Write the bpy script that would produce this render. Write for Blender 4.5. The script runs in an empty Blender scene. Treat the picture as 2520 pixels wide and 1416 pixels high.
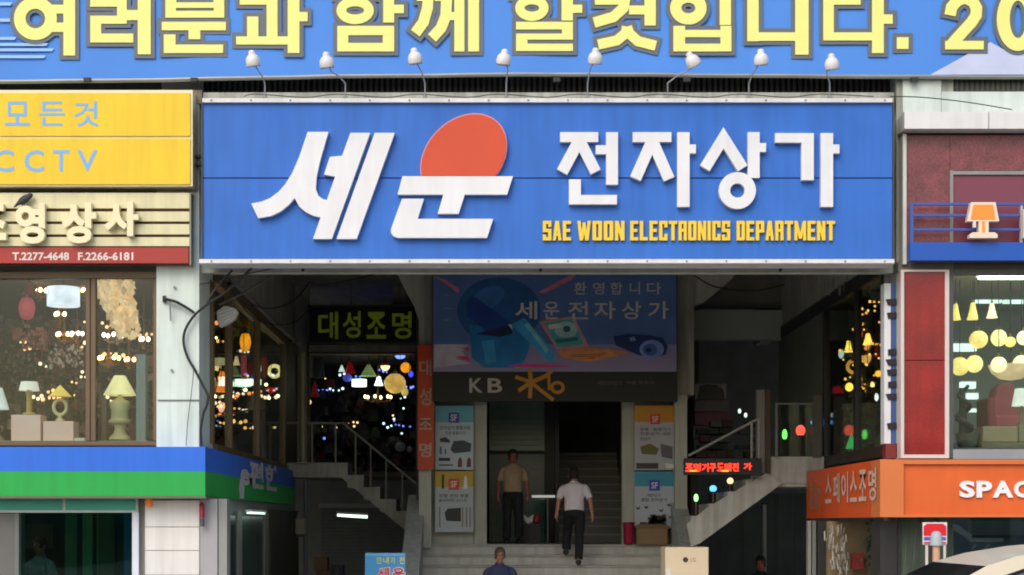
import bpy, bmesh, math, random
from mathutils import Vector, Matrix, noise
random.seed(7)
SC = bpy.context.scene
COL = SC.collection
R = math.radians

# ------------------------------------------------------------------ camera, sky, sun, exposure
CX, HY, FL, EYE = 1200.0, 1290.0, 4200.0, 1.6     # vanishing point and focal length measured off the photograph
cam_d = bpy.data.cameras.new('camera'); cam = bpy.data.objects.new('camera', cam_d); COL.objects.link(cam)
cam.location = (0, 0, EYE); cam.rotation_euler = (R(90), 0, 0)
cam_d.sensor_width = 36; cam_d.lens = 36 * FL / 2520
cam_d.shift_x = (1260 - CX) / 2520; cam_d.shift_y = (HY - 708) / 2520
cam_d.clip_start = .1; cam_d.clip_end = 1000
SC.camera = cam
SUN_DIR = Vector((-0.36, -0.80, 0.72)).normalized()      # towards the sun
w = bpy.data.worlds.new('World'); SC.world = w; w.use_nodes = True
nt = w.node_tree; nt.nodes.clear()
sky = nt.nodes.new('ShaderNodeTexSky'); sky.sky_type = 'NISHITA'; sky.sun_disc = False
sky.sun_elevation = math.asin(SUN_DIR.z); sky.sun_rotation = math.atan2(SUN_DIR.x, SUN_DIR.y)
sky.air_density = 1.2; sky.dust_density = 2.6; sky.ozone_density = .6
bg = nt.nodes.new('ShaderNodeBackground'); bg.inputs[1].default_value = .15
wo = nt.nodes.new('ShaderNodeOutputWorld')
nt.links.new(sky.outputs[0], bg.inputs[0]); nt.links.new(bg.outputs[0], wo.inputs[0])
sl = bpy.data.lights.new('sun', 'SUN'); sl.energy = .82; sl.angle = R(38); sl.color = (1, .97, .93)
so = bpy.data.objects.new('sun', sl); COL.objects.link(so)
so.rotation_euler = SUN_DIR.to_track_quat('Z', 'Y').to_euler()
SC.view_settings.view_transform = 'Standard'; SC.view_settings.look = 'None'
SC.view_settings.exposure = .47; SC.view_settings.gamma = 1; SC.view_settings.use_curve_mapping = False
SC.render.engine = 'CYCLES'
SC.cycles.use_denoising = True
SC.cycles.max_bounces = 8; SC.cycles.diffuse_bounces = 5; SC.cycles.transparent_max_bounces = 16
SC.cycles.sample_clamp_indirect = 4
SC.cycles.filter_width = 1.9

# ------------------------------------------------------------------ helpers
def X(px, Y): return (px - CX) / FL * Y
def Z(py, Y): return EYE + (HY - py) / FL * Y
def P(px, py, Y): return Vector((X(px, Y), Y, Z(py, Y)))
def YS(px, x): return x * FL / (px - CX)                  # depth at which a wall at this x crosses a column

def lin(c): return tuple(((v/255)/12.92 if v/255 <= .04045 else ((v/255+.055)/1.055)**2.4) for v in c)
MATS = {}
def M(name, rgb, rough=.6, var=.10, scale=2.5, metal=0, bump=0, emit=0, streak=0, speck=0, k=.82, spec=.4, coat=0):
    if name in MATS: return MATS[name]
    m = bpy.data.materials.new(name); m.use_nodes = True; MATS[name] = m
    n = m.node_tree; b = n.nodes['Principled BSDF']
    c = tuple(v*k for v in lin(rgb)) + (1,)
    b.inputs['Roughness'].default_value = rough; b.inputs['Metallic'].default_value = metal
    b.inputs['Specular IOR Level'].default_value = spec; b.inputs['Coat Weight'].default_value = coat
    tc = n.nodes.new('ShaderNodeTexCoord')
    def noi(sc, detail=4, vec=None, rng=(.3, .7), lo=1, hi=1):
        t = n.nodes.new('ShaderNodeTexNoise'); t.inputs['Scale'].default_value = sc; t.inputs['Detail'].default_value = detail
        n.links.new(vec or tc.outputs['Object'], t.inputs['Vector'])
        r = n.nodes.new('ShaderNodeMapRange'); r.inputs['From Min'].default_value = rng[0]; r.inputs['From Max'].default_value = rng[1]
        r.inputs['To Min'].default_value = lo; r.inputs['To Max'].default_value = hi
        n.links.new(t.outputs['Fac'], r.inputs['Value']); return r.outputs[0], t.outputs['Fac']
    f, raw = noi(scale, 5, lo=1-var, hi=1+var*.6)
    if streak:
        mp = n.nodes.new('ShaderNodeMapping'); mp.inputs['Scale'].default_value = (7, 7, .55)
        n.links.new(tc.outputs['Object'], mp.inputs['Vector'])
        g, _ = noi(1.3, 6, mp.outputs[0], (.35, .6), 1-streak, 1)
        mm = n.nodes.new('ShaderNodeMath'); mm.operation = 'MULTIPLY'; n.links.new(f, mm.inputs[0]); n.links.new(g, mm.inputs[1]); f = mm.outputs[0]
    if speck:
        g, _ = noi(38, 3, None, (.35, .65), 1-speck, 1+speck)
        mm = n.nodes.new('ShaderNodeMath'); mm.operation = 'MULTIPLY'; n.links.new(f, mm.inputs[0]); n.links.new(g, mm.inputs[1]); f = mm.outputs[0]
    vm = n.nodes.new('ShaderNodeVectorMath'); vm.operation = 'SCALE'; vm.inputs[0].default_value = c[:3]
    n.links.new(f, vm.inputs['Scale']); n.links.new(vm.outputs[0], b.inputs['Base Color'])
    rr = n.nodes.new('ShaderNodeMapRange'); rr.inputs['To Min'].default_value = max(.03, rough-.12); rr.inputs['To Max'].default_value = min(1, rough+.12)
    n.links.new(raw, rr.inputs['Value']); n.links.new(rr.outputs[0], b.inputs['Roughness'])
    if bump:
        bp = n.nodes.new('ShaderNodeBump'); bp.inputs['Strength'].default_value = bump; bp.inputs['Distance'].default_value = .02
        t = n.nodes.new('ShaderNodeTexNoise'); t.inputs['Scale'].default_value = 14; t.inputs['Detail'].default_value = 6
        n.links.new(tc.outputs['Object'], t.inputs['Vector']); n.links.new(t.outputs['Fac'], bp.inputs['Height']); n.links.new(bp.outputs[0], b.inputs['Normal'])
    if emit:
        b.inputs['Emission Color'].default_value = tuple(lin(rgb)) + (1,); b.inputs['Emission Strength'].default_value = emit
        if var and emit < 4:
            ge_, _ = noi(7, 3, None, (.3, .7), emit*.7, emit*1.2); n.links.new(ge_, b.inputs['Emission Strength'])
    return m
def Mglass(name, tint=(215, 225, 220), refl=.10, rough=.02):
    if name in MATS: return MATS[name]
    m = bpy.data.materials.new(name); m.use_nodes = True; MATS[name] = m; n = m.node_tree; n.nodes.clear()
    o = n.nodes.new('ShaderNodeOutputMaterial'); mx = n.nodes.new('ShaderNodeMixShader')
    t = n.nodes.new('ShaderNodeBsdfTransparent'); t.inputs[0].default_value = lin(tint) + (1,)
    g = n.nodes.new('ShaderNodeBsdfGlossy'); g.inputs['Roughness'].default_value = rough; g.inputs[0].default_value = (.95, 1, .98, 1)
    ge = n.nodes.new('ShaderNodeNewGeometry'); dt = n.nodes.new('ShaderNodeVectorMath'); dt.operation = 'DOT_PRODUCT'
    n.links.new(ge.outputs['Incoming'], dt.inputs[0]); n.links.new(ge.outputs['Normal'], dt.inputs[1])
    def mth(op, a_, b_=None):
        q = n.nodes.new('ShaderNodeMath'); q.operation = op; q.use_clamp = True
        for k_, v_ in enumerate((a_, b_)):
            if v_ is None: continue
            if isinstance(v_, (int, float)): q.inputs[k_].default_value = v_
            else: n.links.new(v_, q.inputs[k_])
        return q.outputs[0]
    fr = mth('POWER', mth('SUBTRACT', 1.0, mth('ABSOLUTE', dt.outputs['Value'])), 5.0)
    fac = mth('ADD', mth('MULTIPLY', fr, .6), refl*.6)
    bp = n.nodes.new('ShaderNodeBump'); bp.inputs['Strength'].default_value = .05; bp.inputs['Distance'].default_value = .05
    tx = n.nodes.new('ShaderNodeTexNoise'); tx.inputs['Scale'].default_value = 1.1
    tc = n.nodes.new('ShaderNodeTexCoord'); n.links.new(tc.outputs['Object'], tx.inputs['Vector'])
    n.links.new(tx.outputs['Fac'], bp.inputs['Height']); n.links.new(bp.outputs[0], g.inputs['Normal'])
    n.links.new(fac, mx.inputs[0])
    n.links.new(t.outputs[0], mx.inputs[1]); n.links.new(g.outputs[0], mx.inputs[2]); n.links.new(mx.outputs[0], o.inputs[0])
    return m

class MB:
    def __init__(s): s.v = []; s.f = []; s.smooth = False
    def add(s, vs, fs):
        o = len(s.v); s.v += [tuple(p) for p in vs]; s.f += [tuple(i+o for i in f) for f in fs]; return s
    def box(s, x0, x1, y0, y1, z0, z1):
        if x0 > x1: x0, x1 = x1, x0
        if y0 > y1: y0, y1 = y1, y0
        if z0 > z1: z0, z1 = z1, z0
        return s.add([(x0,y0,z0),(x1,y0,z0),(x1,y1,z0),(x0,y1,z0),(x0,y0,z1),(x1,y0,z1),(x1,y1,z1),(x0,y1,z1)],
                     [(0,3,2,1),(4,5,6,7),(0,1,5,4),(1,2,6,5),(2,3,7,6),(3,0,4,7)])
    def pbox(s, px0, py0, px1, py1, Y, d):              # front face covers a rectangle at depth Y, body goes back by d
        return s.box(X(px0,Y), X(px1,Y), Y, Y+d, Z(py1,Y), Z(py0,Y))
    def cbox(s, c, dx, dy, dz):
        return s.box(c[0]-dx/2, c[0]+dx/2, c[1]-dy/2, c[1]+dy/2, c[2]-dz/2, c[2]+dz/2)
    def prism(s, pts, Y, d):                            # polygon of (px, py) at depth Y
        n = len(pts); a = [(X(p[0],Y), Y, Z(p[1],Y)) for p in pts]; b = [(p[0], Y+d, p[2]) for p in a]
        return s.add(a+b, [tuple(range(n))] + [tuple(range(2*n-1, n-1, -1))] + [(i, i+n, (i+1)%n+n, (i+1)%n) for i in range(n)])
    def xprism(s, pts, x0, x1):                         # polygon of (y, z) swept in x
        n = len(pts); a = [(x0, p[0], p[1]) for p in pts]; b = [(x1, p[0], p[1]) for p in pts]
        return s.add(a+b, [tuple(range(n-1,-1,-1)), tuple(range(n, 2*n))] + [(i, (i+1)%n, (i+1)%n+n, i+n) for i in range(n)])
    def tube(s, pts, r, n=8, caps=True):
        pts = [Vector(p) for p in pts]; rs = r if isinstance(r, (list, tuple)) else [r]*len(pts); vs = []; prev = None
        for i, p in enumerate(pts):
            t = (pts[min(i+1, len(pts)-1)] - pts[max(i-1, 0)]).normalized()
            if prev is None:
                u = t.cross(Vector((0,0,1)));
                if u.length < .1: u = t.cross(Vector((1,0,0)))
            else: u = prev - t*prev.dot(t)
            u.normalize(); prev = u; q = t.cross(u)
            for k in range(n):
                a = 2*math.pi*k/n; vs.append(p + (u*math.cos(a) + q*math.sin(a))*rs[i])
        fs = [(i*n+k, i*n+(k+1)%n, (i+1)*n+(k+1)%n, (i+1)*n+k) for i in range(len(pts)-1) for k in range(n)]
        if caps: fs += [tuple(range(n-1,-1,-1)), tuple(range((len(pts)-1)*n, len(pts)*n))]
        return s.add(vs, fs)
    def lathe(s, c, prof, n=16, axis=None, caps=False):            # prof: (radius, height) pairs
        c = Vector(c); ax = Vector(axis or (0,0,1)).normalized()
        u = ax.cross(Vector((0,1,0.01))).normalized(); q = ax.cross(u)
        vs = [c + ax*h + (u*math.cos(2*math.pi*k/n) + q*math.sin(2*math.pi*k/n))*max(r, 1e-4) for r, h in prof for k in range(n)]
        fs = [(i*n+k, i*n+(k+1)%n, (i+1)*n+(k+1)%n, (i+1)*n+k) for i in range(len(prof)-1) for k in range(n)]
        if caps: fs += [tuple(range(n-1,-1,-1)), tuple(range((len(prof)-1)*n, len(prof)*n))]
        return s.add(vs, fs)
    def ball(s, c, r, n=12, sz=1.0):
        k = max(4, n//2); return s.lathe(c, [(r*math.sin(math.pi*i/k), -r*sz*math.cos(math.pi*i/k)) for i in range(k+1)], n)
    def build(s, name, mat, parent=None, smooth=None, bevel=0):
        o0 = Vector(parent['_p']) if parent is not None and '_p' in parent.keys() else Vector((0,0,0))
        if parent is not None and parent.type == 'MESH' and parent.parent is not None: o0 = Vector(parent['_p'])
        me = bpy.data.meshes.new(name); me.from_pydata([tuple(Vector(p)-o0) for p in s.v], [], s.f)
        me.materials.append(mat)
        bm = bmesh.new(); bm.from_mesh(me); bmesh.ops.recalc_face_normals(bm, faces=bm.faces)
        if bevel: bmesh.ops.bevel(bm, geom=list(bm.edges), offset=bevel, segments=1, affect='EDGES')
        bm.to_mesh(me); bm.free()
        if smooth or s.smooth:
            me.polygons.foreach_set('use_smooth', [True]*len(me.polygons))
            try: me.set_sharp_from_angle(angle=R(50))
            except Exception: pass
        o = bpy.data.objects.new(name, me); COL.objects.link(o)
        o['_p'] = tuple(o0)
        if parent is not None: o.parent = parent
        return o
def tag(o, label=None, cat=None, group=None, kind=None):
    if label: o['label'] = label
    if cat: o['category'] = cat
    if group: o['group'] = group
    if kind: o['kind'] = kind
    return o
def thing(name, label, cat, loc, group=None):
    o = bpy.data.objects.new(name, None); COL.objects.link(o); o.location = loc; o['_p'] = tuple(loc)
    o.empty_display_size = .1
    return tag(o, label, cat, group)
def copy_tree(o, loc, label):
    r = o.copy(); COL.objects.link(r); r.location = loc; r['label'] = label
    def rec(a, b):
        for ch in list(a.children):
            if ch is b: continue
            c = ch.copy(); COL.objects.link(c); c.parent = b; rec(ch, c)
    rec(o, r); return r

# lettering -------------------------------------------------------------------------------------
_TC = {}
def text_raw(s, bold, solid):
    key = (s, bold, solid)
    if key in _TC: return _TC[key]
    c = bpy.data.curves.new('t', 'FONT'); c.body = s; c.size = 1; c.offset = bold; c.extrude = .05 if solid else 0; c.resolution_u = 3
    o = bpy.data.objects.new('t', c); COL.objects.link(o)
    dg = bpy.context.evaluated_depsgraph_get(); dg.update()
    me = bpy.data.meshes.new_from_object(o.evaluated_get(dg))
    vs = [v.co.copy() for v in me.vertices]; fs = [tuple(p.vertices) for p in me.polygons]
    bpy.data.objects.remove(o); bpy.data.curves.remove(c); bpy.data.meshes.remove(me)
    _TC[key] = (vs, fs); return _TC[key]
def text(name, s, O, U, V, N, wd, ht, mat, parent, bold=.01, depth=0.0, slant=0):
    vs, fs = text_raw(s, bold, depth > 0)
    x0 = min(v.x for v in vs); x1 = max(v.x for v in vs); y0 = min(v.y for v in vs); y1 = max(v.y for v in vs)
    O, U, V, N = map(Vector, (O, U, V, N)); b = MB(); out = []
    for v in vs:
        yy = (v.y-y0)/(y1-y0)*ht; xx = (v.x-x0)/(x1-x0)*(wd-slant*ht) + slant*yy
        out.append(O + U*xx + V*yy + N*((v.z+.05)/.1*depth if depth else 0))
    b.add(out, fs); return b.build(name, mat, parent)
def ftext(name, s, px0, py0, px1, py1, Y, mat, parent, bold=.01, depth=0.0, slant=0):
    return text(name, s, (X(px0,Y), Y, Z(py1,Y)), (1,0,0), (0,0,1), (0,-1,0), X(px1,Y)-X(px0,Y), Z(py0,Y)-Z(py1,Y), mat, parent, bold, depth, slant)

class Glyph:
    """strokes of one letter in photograph units on an upright plane; every stroke sits a hair behind the last so none are coplanar"""
    def __init__(s): s.st = []
    def rect(s, x0, y0, x1, y1): s.st.append(('p', [(x0,y0),(x1,y0),(x1,y1),(x0,y1)], True)); return s
    def poly(s, *pts): s.st.append(('p', list(pts), False)); return s
    def path(s, pts, w, ext=True): s.st.append(('l', list(pts), w)); return s
    def ring(s, cx, cy, rx, ry, w): s.st.append(('r', (cx,cy,rx,ry,w), 0)); return s
    def build(s, name, mat, parent, Y, depth, grow=0, sc=1, ox=0, oy=0, step=.0006):
        b = MB()
        for i, (k, a, q) in enumerate(s.st):
            yb = Y + i*step
            T = lambda p: (ox + p[0]*sc, oy + p[1]*sc)
            if k == 'p':
                pts = [T(p) for p in a]
                if grow and q:
                    xs = [p[0] for p in pts]; ys = [p[1] for p in pts]
                    pts = [(min(xs)-grow, min(ys)-grow), (max(xs)+grow, min(ys)-grow), (max(xs)+grow, max(ys)+grow), (min(xs)-grow, max(ys)+grow)]
                b.prism(pts, yb, depth)
            elif k == 'l':
                pts = [Vector(T(p)) for p in a]; w = q*sc/2 + grow
                if grow:
                    d = (pts[0]-pts[1]).normalized(); pts[0] = pts[0]+d*grow; d = (pts[-1]-pts[-2]).normalized(); pts[-1] = pts[-1]+d*grow
                L, Rr = [], []
                for j, p in enumerate(pts):
                    d1 = (pts[j]-pts[j-1]).normalized() if j else (pts[1]-pts[0]).normalized()
                    d2 = (pts[j+1]-pts[j]).normalized() if j < len(pts)-1 else d1
                    n1 = Vector((-d1.y, d1.x)); n2 = Vector((-d2.y, d2.x)); m = (n1+n2).normalized(); m = m/max(.35, m.dot(n1))
                    L.append(p+m*w); Rr.append(p-m*w)
                n = len(pts)
                for j in range(n-1):
                    pass
                vs = [(X(p.x,yb), yb, Z(p.y,yb)) for p in L+Rr]; vb = [(v[0], yb+depth, v[2]) for v in vs]
                fs = [(j, j+1, n+j+1, n+j) for j in range(n-1)]
                out = list(range(n)) + list(range(2*n-1, n-1, -1)); m2 = 2*n
                fs += [(out[j], out[(j+1)%m2], out[(j+1)%m2]+m2, out[j]+m2) for j in range(m2)]
                b.add(vs+vb, fs)
            else:
                cx, cy, rx, ry, w = a; cx, cy = T((cx,cy)); N = 36
                o_ = [(cx+(rx*sc+grow)*math.cos(2*math.pi*j/N), cy+(ry*sc+grow)*math.sin(2*math.pi*j/N)) for j in range(N)]
                i_ = [(cx+max(1,(rx-w)*sc-grow)*math.cos(2*math.pi*j/N), cy+max(1,(ry-w)*sc-grow)*math.sin(2*math.pi*j/N)) for j in range(N)]
                vs = [(X(p[0],yb), yb, Z(p[1],yb)) for p in o_+i_]; vb = [(v[0], yb+depth, v[2]) for v in vs]
                fs = [(j, (j+1)%N, N+(j+1)%N, N+j) for j in range(N)] + [(j, j+2*N, (j+1)%N+2*N, (j+1)%N) for j in range(N)] + [(N+j, N+(j+1)%N, 3*N+(j+1)%N, 3*N+j) for j in range(N)]
                b.add(vs+vb, fs)
        return b.build(name, mat, parent)

# ------------------------------------------------------------------ materials
WHITE = M('white_paint', (240, 240, 240), .45, .05, 3, streak=.06)
PALEWALL = M('pale_wall_paint', (226, 240, 233), .75, .10, 1.6, bump=.15, streak=.16)
CONC = M('grey_concrete', (168, 168, 158), .85, .16, 2, bump=.3, streak=.25)
DCONC = M('dark_concrete', (180, 180, 170), .85, .2, 2, bump=.3, streak=.3)
BEAM = M('painted_beam', (200, 202, 190), .8, .12, 2, streak=.15)
DARK = M('dark_metal', (38, 38, 38), .5, .1)
BLACK = M('black_plastic', (22, 22, 24), .5, .05)
BROWN = M('brown_aluminium', (112, 92, 68), .4, .1, 4)
STEEL = M('brushed_steel', (170, 172, 172), .35, .08, 6, metal=.7)
RAIL = M('grey_rail_paint', (150, 150, 146), .5, .1, 6)
TILE = M('dark_mosaic_tile', (62, 62, 58), .5, .25, 9, streak=.3)
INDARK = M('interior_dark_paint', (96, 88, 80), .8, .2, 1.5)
GLASS = Mglass('window_glass', (232, 238, 234), .03)
IGLASS = Mglass('inner_window_glass', (236, 242, 238), 0.0)
DGLASS = Mglass('green_tinted_glass', (196, 228, 214), .06)
FLUO = M('fluorescent_tube', (225, 255, 240), .4, 0, emit=3.2)
WARMB = M('warm_bulb', (255, 205, 140), .4, 0, emit=9)

# ------------------------------------------------------------------ ground
b = MB().box(-300, 300, -200, 200, -.3, 0); tag(b.build('road', M('asphalt', (66, 66, 66), .9, .2, .8, bump=.4, speck=.2)), kind='structure')
b = MB().box(-60, 60, 15.5, 22.05, .004, .14); tag(b.build('pavement', M('pavement_slabs', (192, 188, 178), .85, .15, 1.2, bump=.2)), kind='structure')
b = MB().box(-60, 60, 15.3, 15.495, .004, .15); tag(b.build('kerb', M('kerb_stone', (165, 163, 155), .8, .1, 3)), kind='structure')
b = MB().box(-60, 60, 22.055, 60, .004, .13); tag(b.build('passage_floor', M('passage_floor_concrete', (196, 194, 188), .7, .2, 1.2)), kind='structure')
# the other side of the street, behind the camera: it lights and is reflected, as in any street
mc = [M('render_ochre', (190, 172, 142), .8, .1), M('render_grey', (150, 152, 155), .8, .1), M('brick_dull', (140, 100, 84), .8, .15)]
xx = -60
for i in range(7):
    wd = random.choice([14, 18, 20]); h = random.choice([3, 4, 5]); b = MB().box(xx, xx+wd-.3, -40, -28, 0, h)
    o = b.build('far_side_building', mc[i % 3]); tag(o, kind='structure')
    g = MB()
    for r_ in range(int(h//3)):
        for c_ in range(int(wd//2.4)):
            g.box(xx+.8+c_*2.4, xx+2.3+c_*2.4, -28.0, -27.96, 1+r_*3, 2.7+r_*3)
    g.build('window', M('far_window_glass', (60, 75, 90), .15, .1), o)
    xx += wd

# ------------------------------------------------------------------ the arcade building
XL, XR = X(490, 22), 5.30                # the two side walls of the passage
bd = thing('arcade_building', 'pale concrete arcade building with a wide open entrance passage under the blue sign', 'building', (0, 22, 0))
F2 = 2.62                                # level of the raised shop floor
b = MB()
b.box(-16, X(400,22.3), 22.3, 22.8, Z(215,22.3), 13); b.box(X(400,22.3), X(500,22.3), 22.25, 22.8, Z(230,22.3), 13)
b.box(X(500,22.3), X(2200,22.3), 22.45, 22.8, 6.2, 13); b.box(X(2200,22.3), 18, 22.3, 22.8, Z(196,22.3), 13)
b.build('upper_wall', CONC, bd)
b = MB().pbox(-400, 196, 398, 222, 22.28, .015); b.build('tile_band', TILE, bd)
b = MB().pbox(398, 196, 500, 222, 22.2, .05); b.build('wall', CONC, bd)
b = MB().pbox(500, 188, 2200, 262, 22.40, .04); b.build('tile_band', TILE, bd)
sm = None
for i in range(122):                      # upright tile fins between banner and sign
    px = 506 + i*13.9
    if sm is None:
        o = MB().pbox(506, 188, 513, 262, 22.34, .05).build('tile_fin', M('tile_fin', (88, 88, 80), .6, .3, 3), bd); sm = o; x0_ = 506
    else:
        o = sm.copy(); COL.objects.link(o); o.location.x += X(px,22.34)-X(x0_,22.34); o.parent = bd
MB().pbox(500, 228, 2200, 262, 21.95, .4).build('ledge', DCONC, bd)
# left column beside the passage
MB().box(X(385,22), XL, 22, 23.1, Z(1106,22), Z(222,22)-.0).build('column', PALEWALL, bd)
MB().pbox(470, 222, 497, 255, 21.97, .03).build('bracket', M('rusty_bracket', (140, 132, 112), .8, .2), bd)
for y in (985,): MB().pbox(388, y-1.2, 492, y+1.8, 21.985, .02).build('seam_pipe', M('seam_dark', (120, 128, 124), .7), bd)
# right column
MB().box(X(2206,22), X(2346,22), 22, 22.7, 0.13, Z(196,22.3)).build('column', M('greyish_wall', (178, 184, 172), .8, .15, 2, streak=.3), bd)
MB().pbox(2222, 196, 2316, 276, 21.96, .03).build('wall_panel', PALEWALL, bd)
MB().pbox(2317, 226, 3250, 276, 21.97, .05).build('wall_panel', PALEWALL, bd)
MB().pbox(2317, 196, 3250, 225, 22.03, .04).build('tile_band', TILE, bd)
o = sm
for i in range(22):
    c = sm.copy(); COL.objects.link(c); c.parent = bd; c.location.x += X(2322+i*12.5,22.34)-X(506,22.34); c.location.y -= .32; c.location.z += 0.0; c.scale = (1,1,.42); c.location.z += (Z(196,22.0))-(Z(188,22.34))*.42-(1-.42)*0
    c.location.z = Z(225,22.02) - Z(262,22.34)*.42
# lintel, passage ceiling, cross beams
MB().box(XL, X(2206,22), 22.12, 22.26, Z(672,22.12), Z(262,22.4)).build('lintel', BEAM, bd)
for px in (750, 1335, 1925): MB().tube([P(px, 652, 22.05), P(px-6, 668, 22.05)], .02, 6).build('bolt', BLACK, bd)
MB().box(-14, 16, 22.3, 40, 6.2, 6.5).build('passage_ceiling', DCONC, bd)
YC = 29.8
for (a, c_) in ((1031, 1061), (1661, 1691)):
    MB().pbox(a, 640, c_, 1348, YC, .3).build('pillar', BEAM, bd)
MB().prism([(948, 600), (1035, 600), (1035, 800), (1018, 752), (985, 690)], YC+.05, .25).build('haunch', BEAM, bd)
MB().prism([(1688, 600), (1860, 600), (1800, 688), (1735, 742), (1688, 760)], YC+.05, .25).build('haunch', BEAM, bd)
MB().box(-14, 16, YC-.02, YC+.35, Z(650,YC), 6.2).build('cross_beam', BEAM, bd)
for zz, yy in ((5.95, 25.6), (5.95, 27.8)): MB().box(XL, XR, yy, yy+.25, zz, 6.2).build('ceiling_joist', DCONC, bd)
# side walls: above and below the glazing
MB().box(XL-.25, XL, 23.1, 33.2, 5.0, 6.2).build('side_wall', DCONC, bd)
MB().box(XR, XR+.25, 22.7, 34, 5.15, 6.2).build('side_wall', DCONC, bd)
MB().box(XL-.25, XL-.02, 23.1, 33.2, .13, F2-.1).build('side_wall', M('grey_cladding', (165, 163, 166), .6, .1), bd)
# back wall left with a dark opening, back wall right with a pale panel
YB = 33.0
MB().box(XL, X(760,YB), YB, YB+.2, F2, 6.2).build('back_wall', DCONC, bd)
MB().pbox(758, 640, 1035, 692, YB, .2).build('back_wall', DCONC, bd)
MB().pbox(966, 692, 1035, 870, YB, .2).build('back_wall', DCONC, bd)
MB().pbox(755, 846, 966, 872, YB, .2).build('back_wall', DCONC, bd)
MB().pbox(862, 690, 866, 750, YB+.02, .04).build('window_bar', RAIL, bd)
MB().pbox(1700, 640, 2060, 758, 31.0, .2).build('back_wall', M('grey_plaster', (140, 138, 128), .8, .2), bd)  # plain grey plaster colour
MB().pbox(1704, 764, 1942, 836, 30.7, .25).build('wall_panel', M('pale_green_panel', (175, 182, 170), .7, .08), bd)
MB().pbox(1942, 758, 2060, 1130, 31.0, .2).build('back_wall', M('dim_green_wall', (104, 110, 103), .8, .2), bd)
MB().box(-14, 16, 38, 38.2, 0, 6.2).build('rear_wall', M('rear_dark_wall', (120, 122, 118), .9, .2), bd)
MB().box(X(1700,31.2), X(1720,31.2), 31.2, 38, .13, 6.2).build('inner_wall', INDARK, bd)
MB().box(-1.27, -1.13, 30.4, 38, .13, 6.2).build('inner_wall', INDARK, bd)

# ------------------------------------------------------------------ banner
YBN = 21.9
bn = thing('banner', 'huge sky blue banner with fat yellow Korean letters outlined in grey across the top', 'banner', P(1260, 190, YBN))
bm_ = MB(); n = 220; top = []; bot = []
for i in range(n+1):
    px = -760 + i*4010/n
    yb = 203 - 16*min(1, max(0, px+100)/900) + 3*math.sin(px/300)
    w_ = -.008+.008*math.sin(i*.33)+.007*math.sin(i*.141+1)+.003*math.sin(i*.71)
    bot.append(Vector((X(px,YBN), YBN+.02+w_, Z(yb,YBN)))); top.append(Vector((X(px,YBN), YBN+.02+w_*.3, Z(-330,YBN))))
bm_.add(bot+top, [(i, i+1, n+2+i, n+1+i) for i in range(n)])
nb = len(bm_.v); bm_.add([v+Vector((0,.03,0)) for v in bot+top], [(i, i+1, n+2+i, n+1+i) for i in range(n)])
bm_.build('banner_cloth', M('banner_sky_blue', (88, 150, 240), .6, .06, .8, spec=.2), bn, smooth=True)
bm_ = MB(); bm_.tube([v+Vector((0,-.01,.0)) for v in bot], .028, 8); bm_.build('bottom_rail', M('dull_aluminium', (160, 162, 158), .4, .1, metal=.4), bn)
for px in (215, 478, 1370, 1690, 2250): MB().cbox(P(px, 197, 21.86), .09, .05, .05).build('cleat', DARK, bn)
YL = M('banner_yellow', (250, 250, 148), .5, .03); GR = M('banner_letter_outline', (104, 112, 122), .5, .05)
LG = []
def G(): g = Glyph(); LG.append(g); return g
g = G(); g.ring(87, 46, 53, 53, 29); g.rect(122, 12, 160, 34); g.rect(122, 56, 160, 79); g.rect(156, -32, 185, 137)
g = G(); g.rect(222, -8, 312, 17); g.rect(288, 16.9, 312, 40); g.rect(222, 39, 312, 59); g.rect(222, 58, 249, 85); g.rect(222, 83, 328, 105); g.rect(311, 25, 341, 50); g.rect(339, -32, 371, 134)
g = G(); g.rect(407, -32, 434, 8); g.rect(525, -32, 552, 8); g.rect(407, 6, 552, 20); g.rect(407, 19, 433, 28); g.rect(526, 19, 552, 28); g.rect(407, 27, 552, 44); g.rect(398, 54, 556, 75); g.rect(464, 74, 493, 97); g.rect(403, 85, 432, 112); g.rect(403, 110, 549, 131)
g = G(); g.rect(590, -10, 660, 12); g.rect(656, -10, 683, 91); g.rect(608, 41, 636, 91); g.rect(581, 90, 709, 110); g.rect(708, -32, 737, 131); g.rect(736, 30, 757, 53)
g = G(); g.ring(874, 26, 46, 34, 24); g.rect(826, -18, 926, -5); g.rect(943, -32, 970, 56); g.rect(969, 12, 994, 33); g.rect(830, 64, 970, 87); g.rect(830, 106, 970, 127); g.rect(830, 86, 857, 107); g.rect(942, 86, 970, 107)
g = G(); g.path([(1026,-8),(1050,-8)], 22); g.path([(1054,-20),(1052,20),(1042,55),(1022,82)], 27); g.path([(1070,-8),(1100,-8)], 22); g.path([(1100,-20),(1097,40),(1085,70),(1063,94)], 27); g.rect(1098, 30, 1120, 50); g.rect(1118, -32, 1143, 127); g.rect(1152, -32, 1179, 127)
g = G(); g.ring(1309, 20, 41, 32, 23); g.rect(1260, -20, 1348, -6); g.rect(1382, -32, 1410, 51); g.rect(1409, 12, 1433, 32); g.rect(1270, 54, 1410, 73); g.rect(1383, 72, 1410, 84); g.rect(1270, 83, 1410, 98); g.rect(1270, 97, 1298, 110); g.rect(1270, 108, 1410, 126)
g = G(); g.rect(1464, -12, 1540, 12); g.path([(1540,-12),(1534,20),(1510,42),(1462,56)], 26); g.rect(1548, 14, 1588, 36); g.rect(1586, -32, 1614, 63); g.path([(1543,66),(1540,82),(1518,100),(1472,110)], 25); g.path([(1543,66),(1548,82),(1570,102),(1614,113)], 25)
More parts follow.
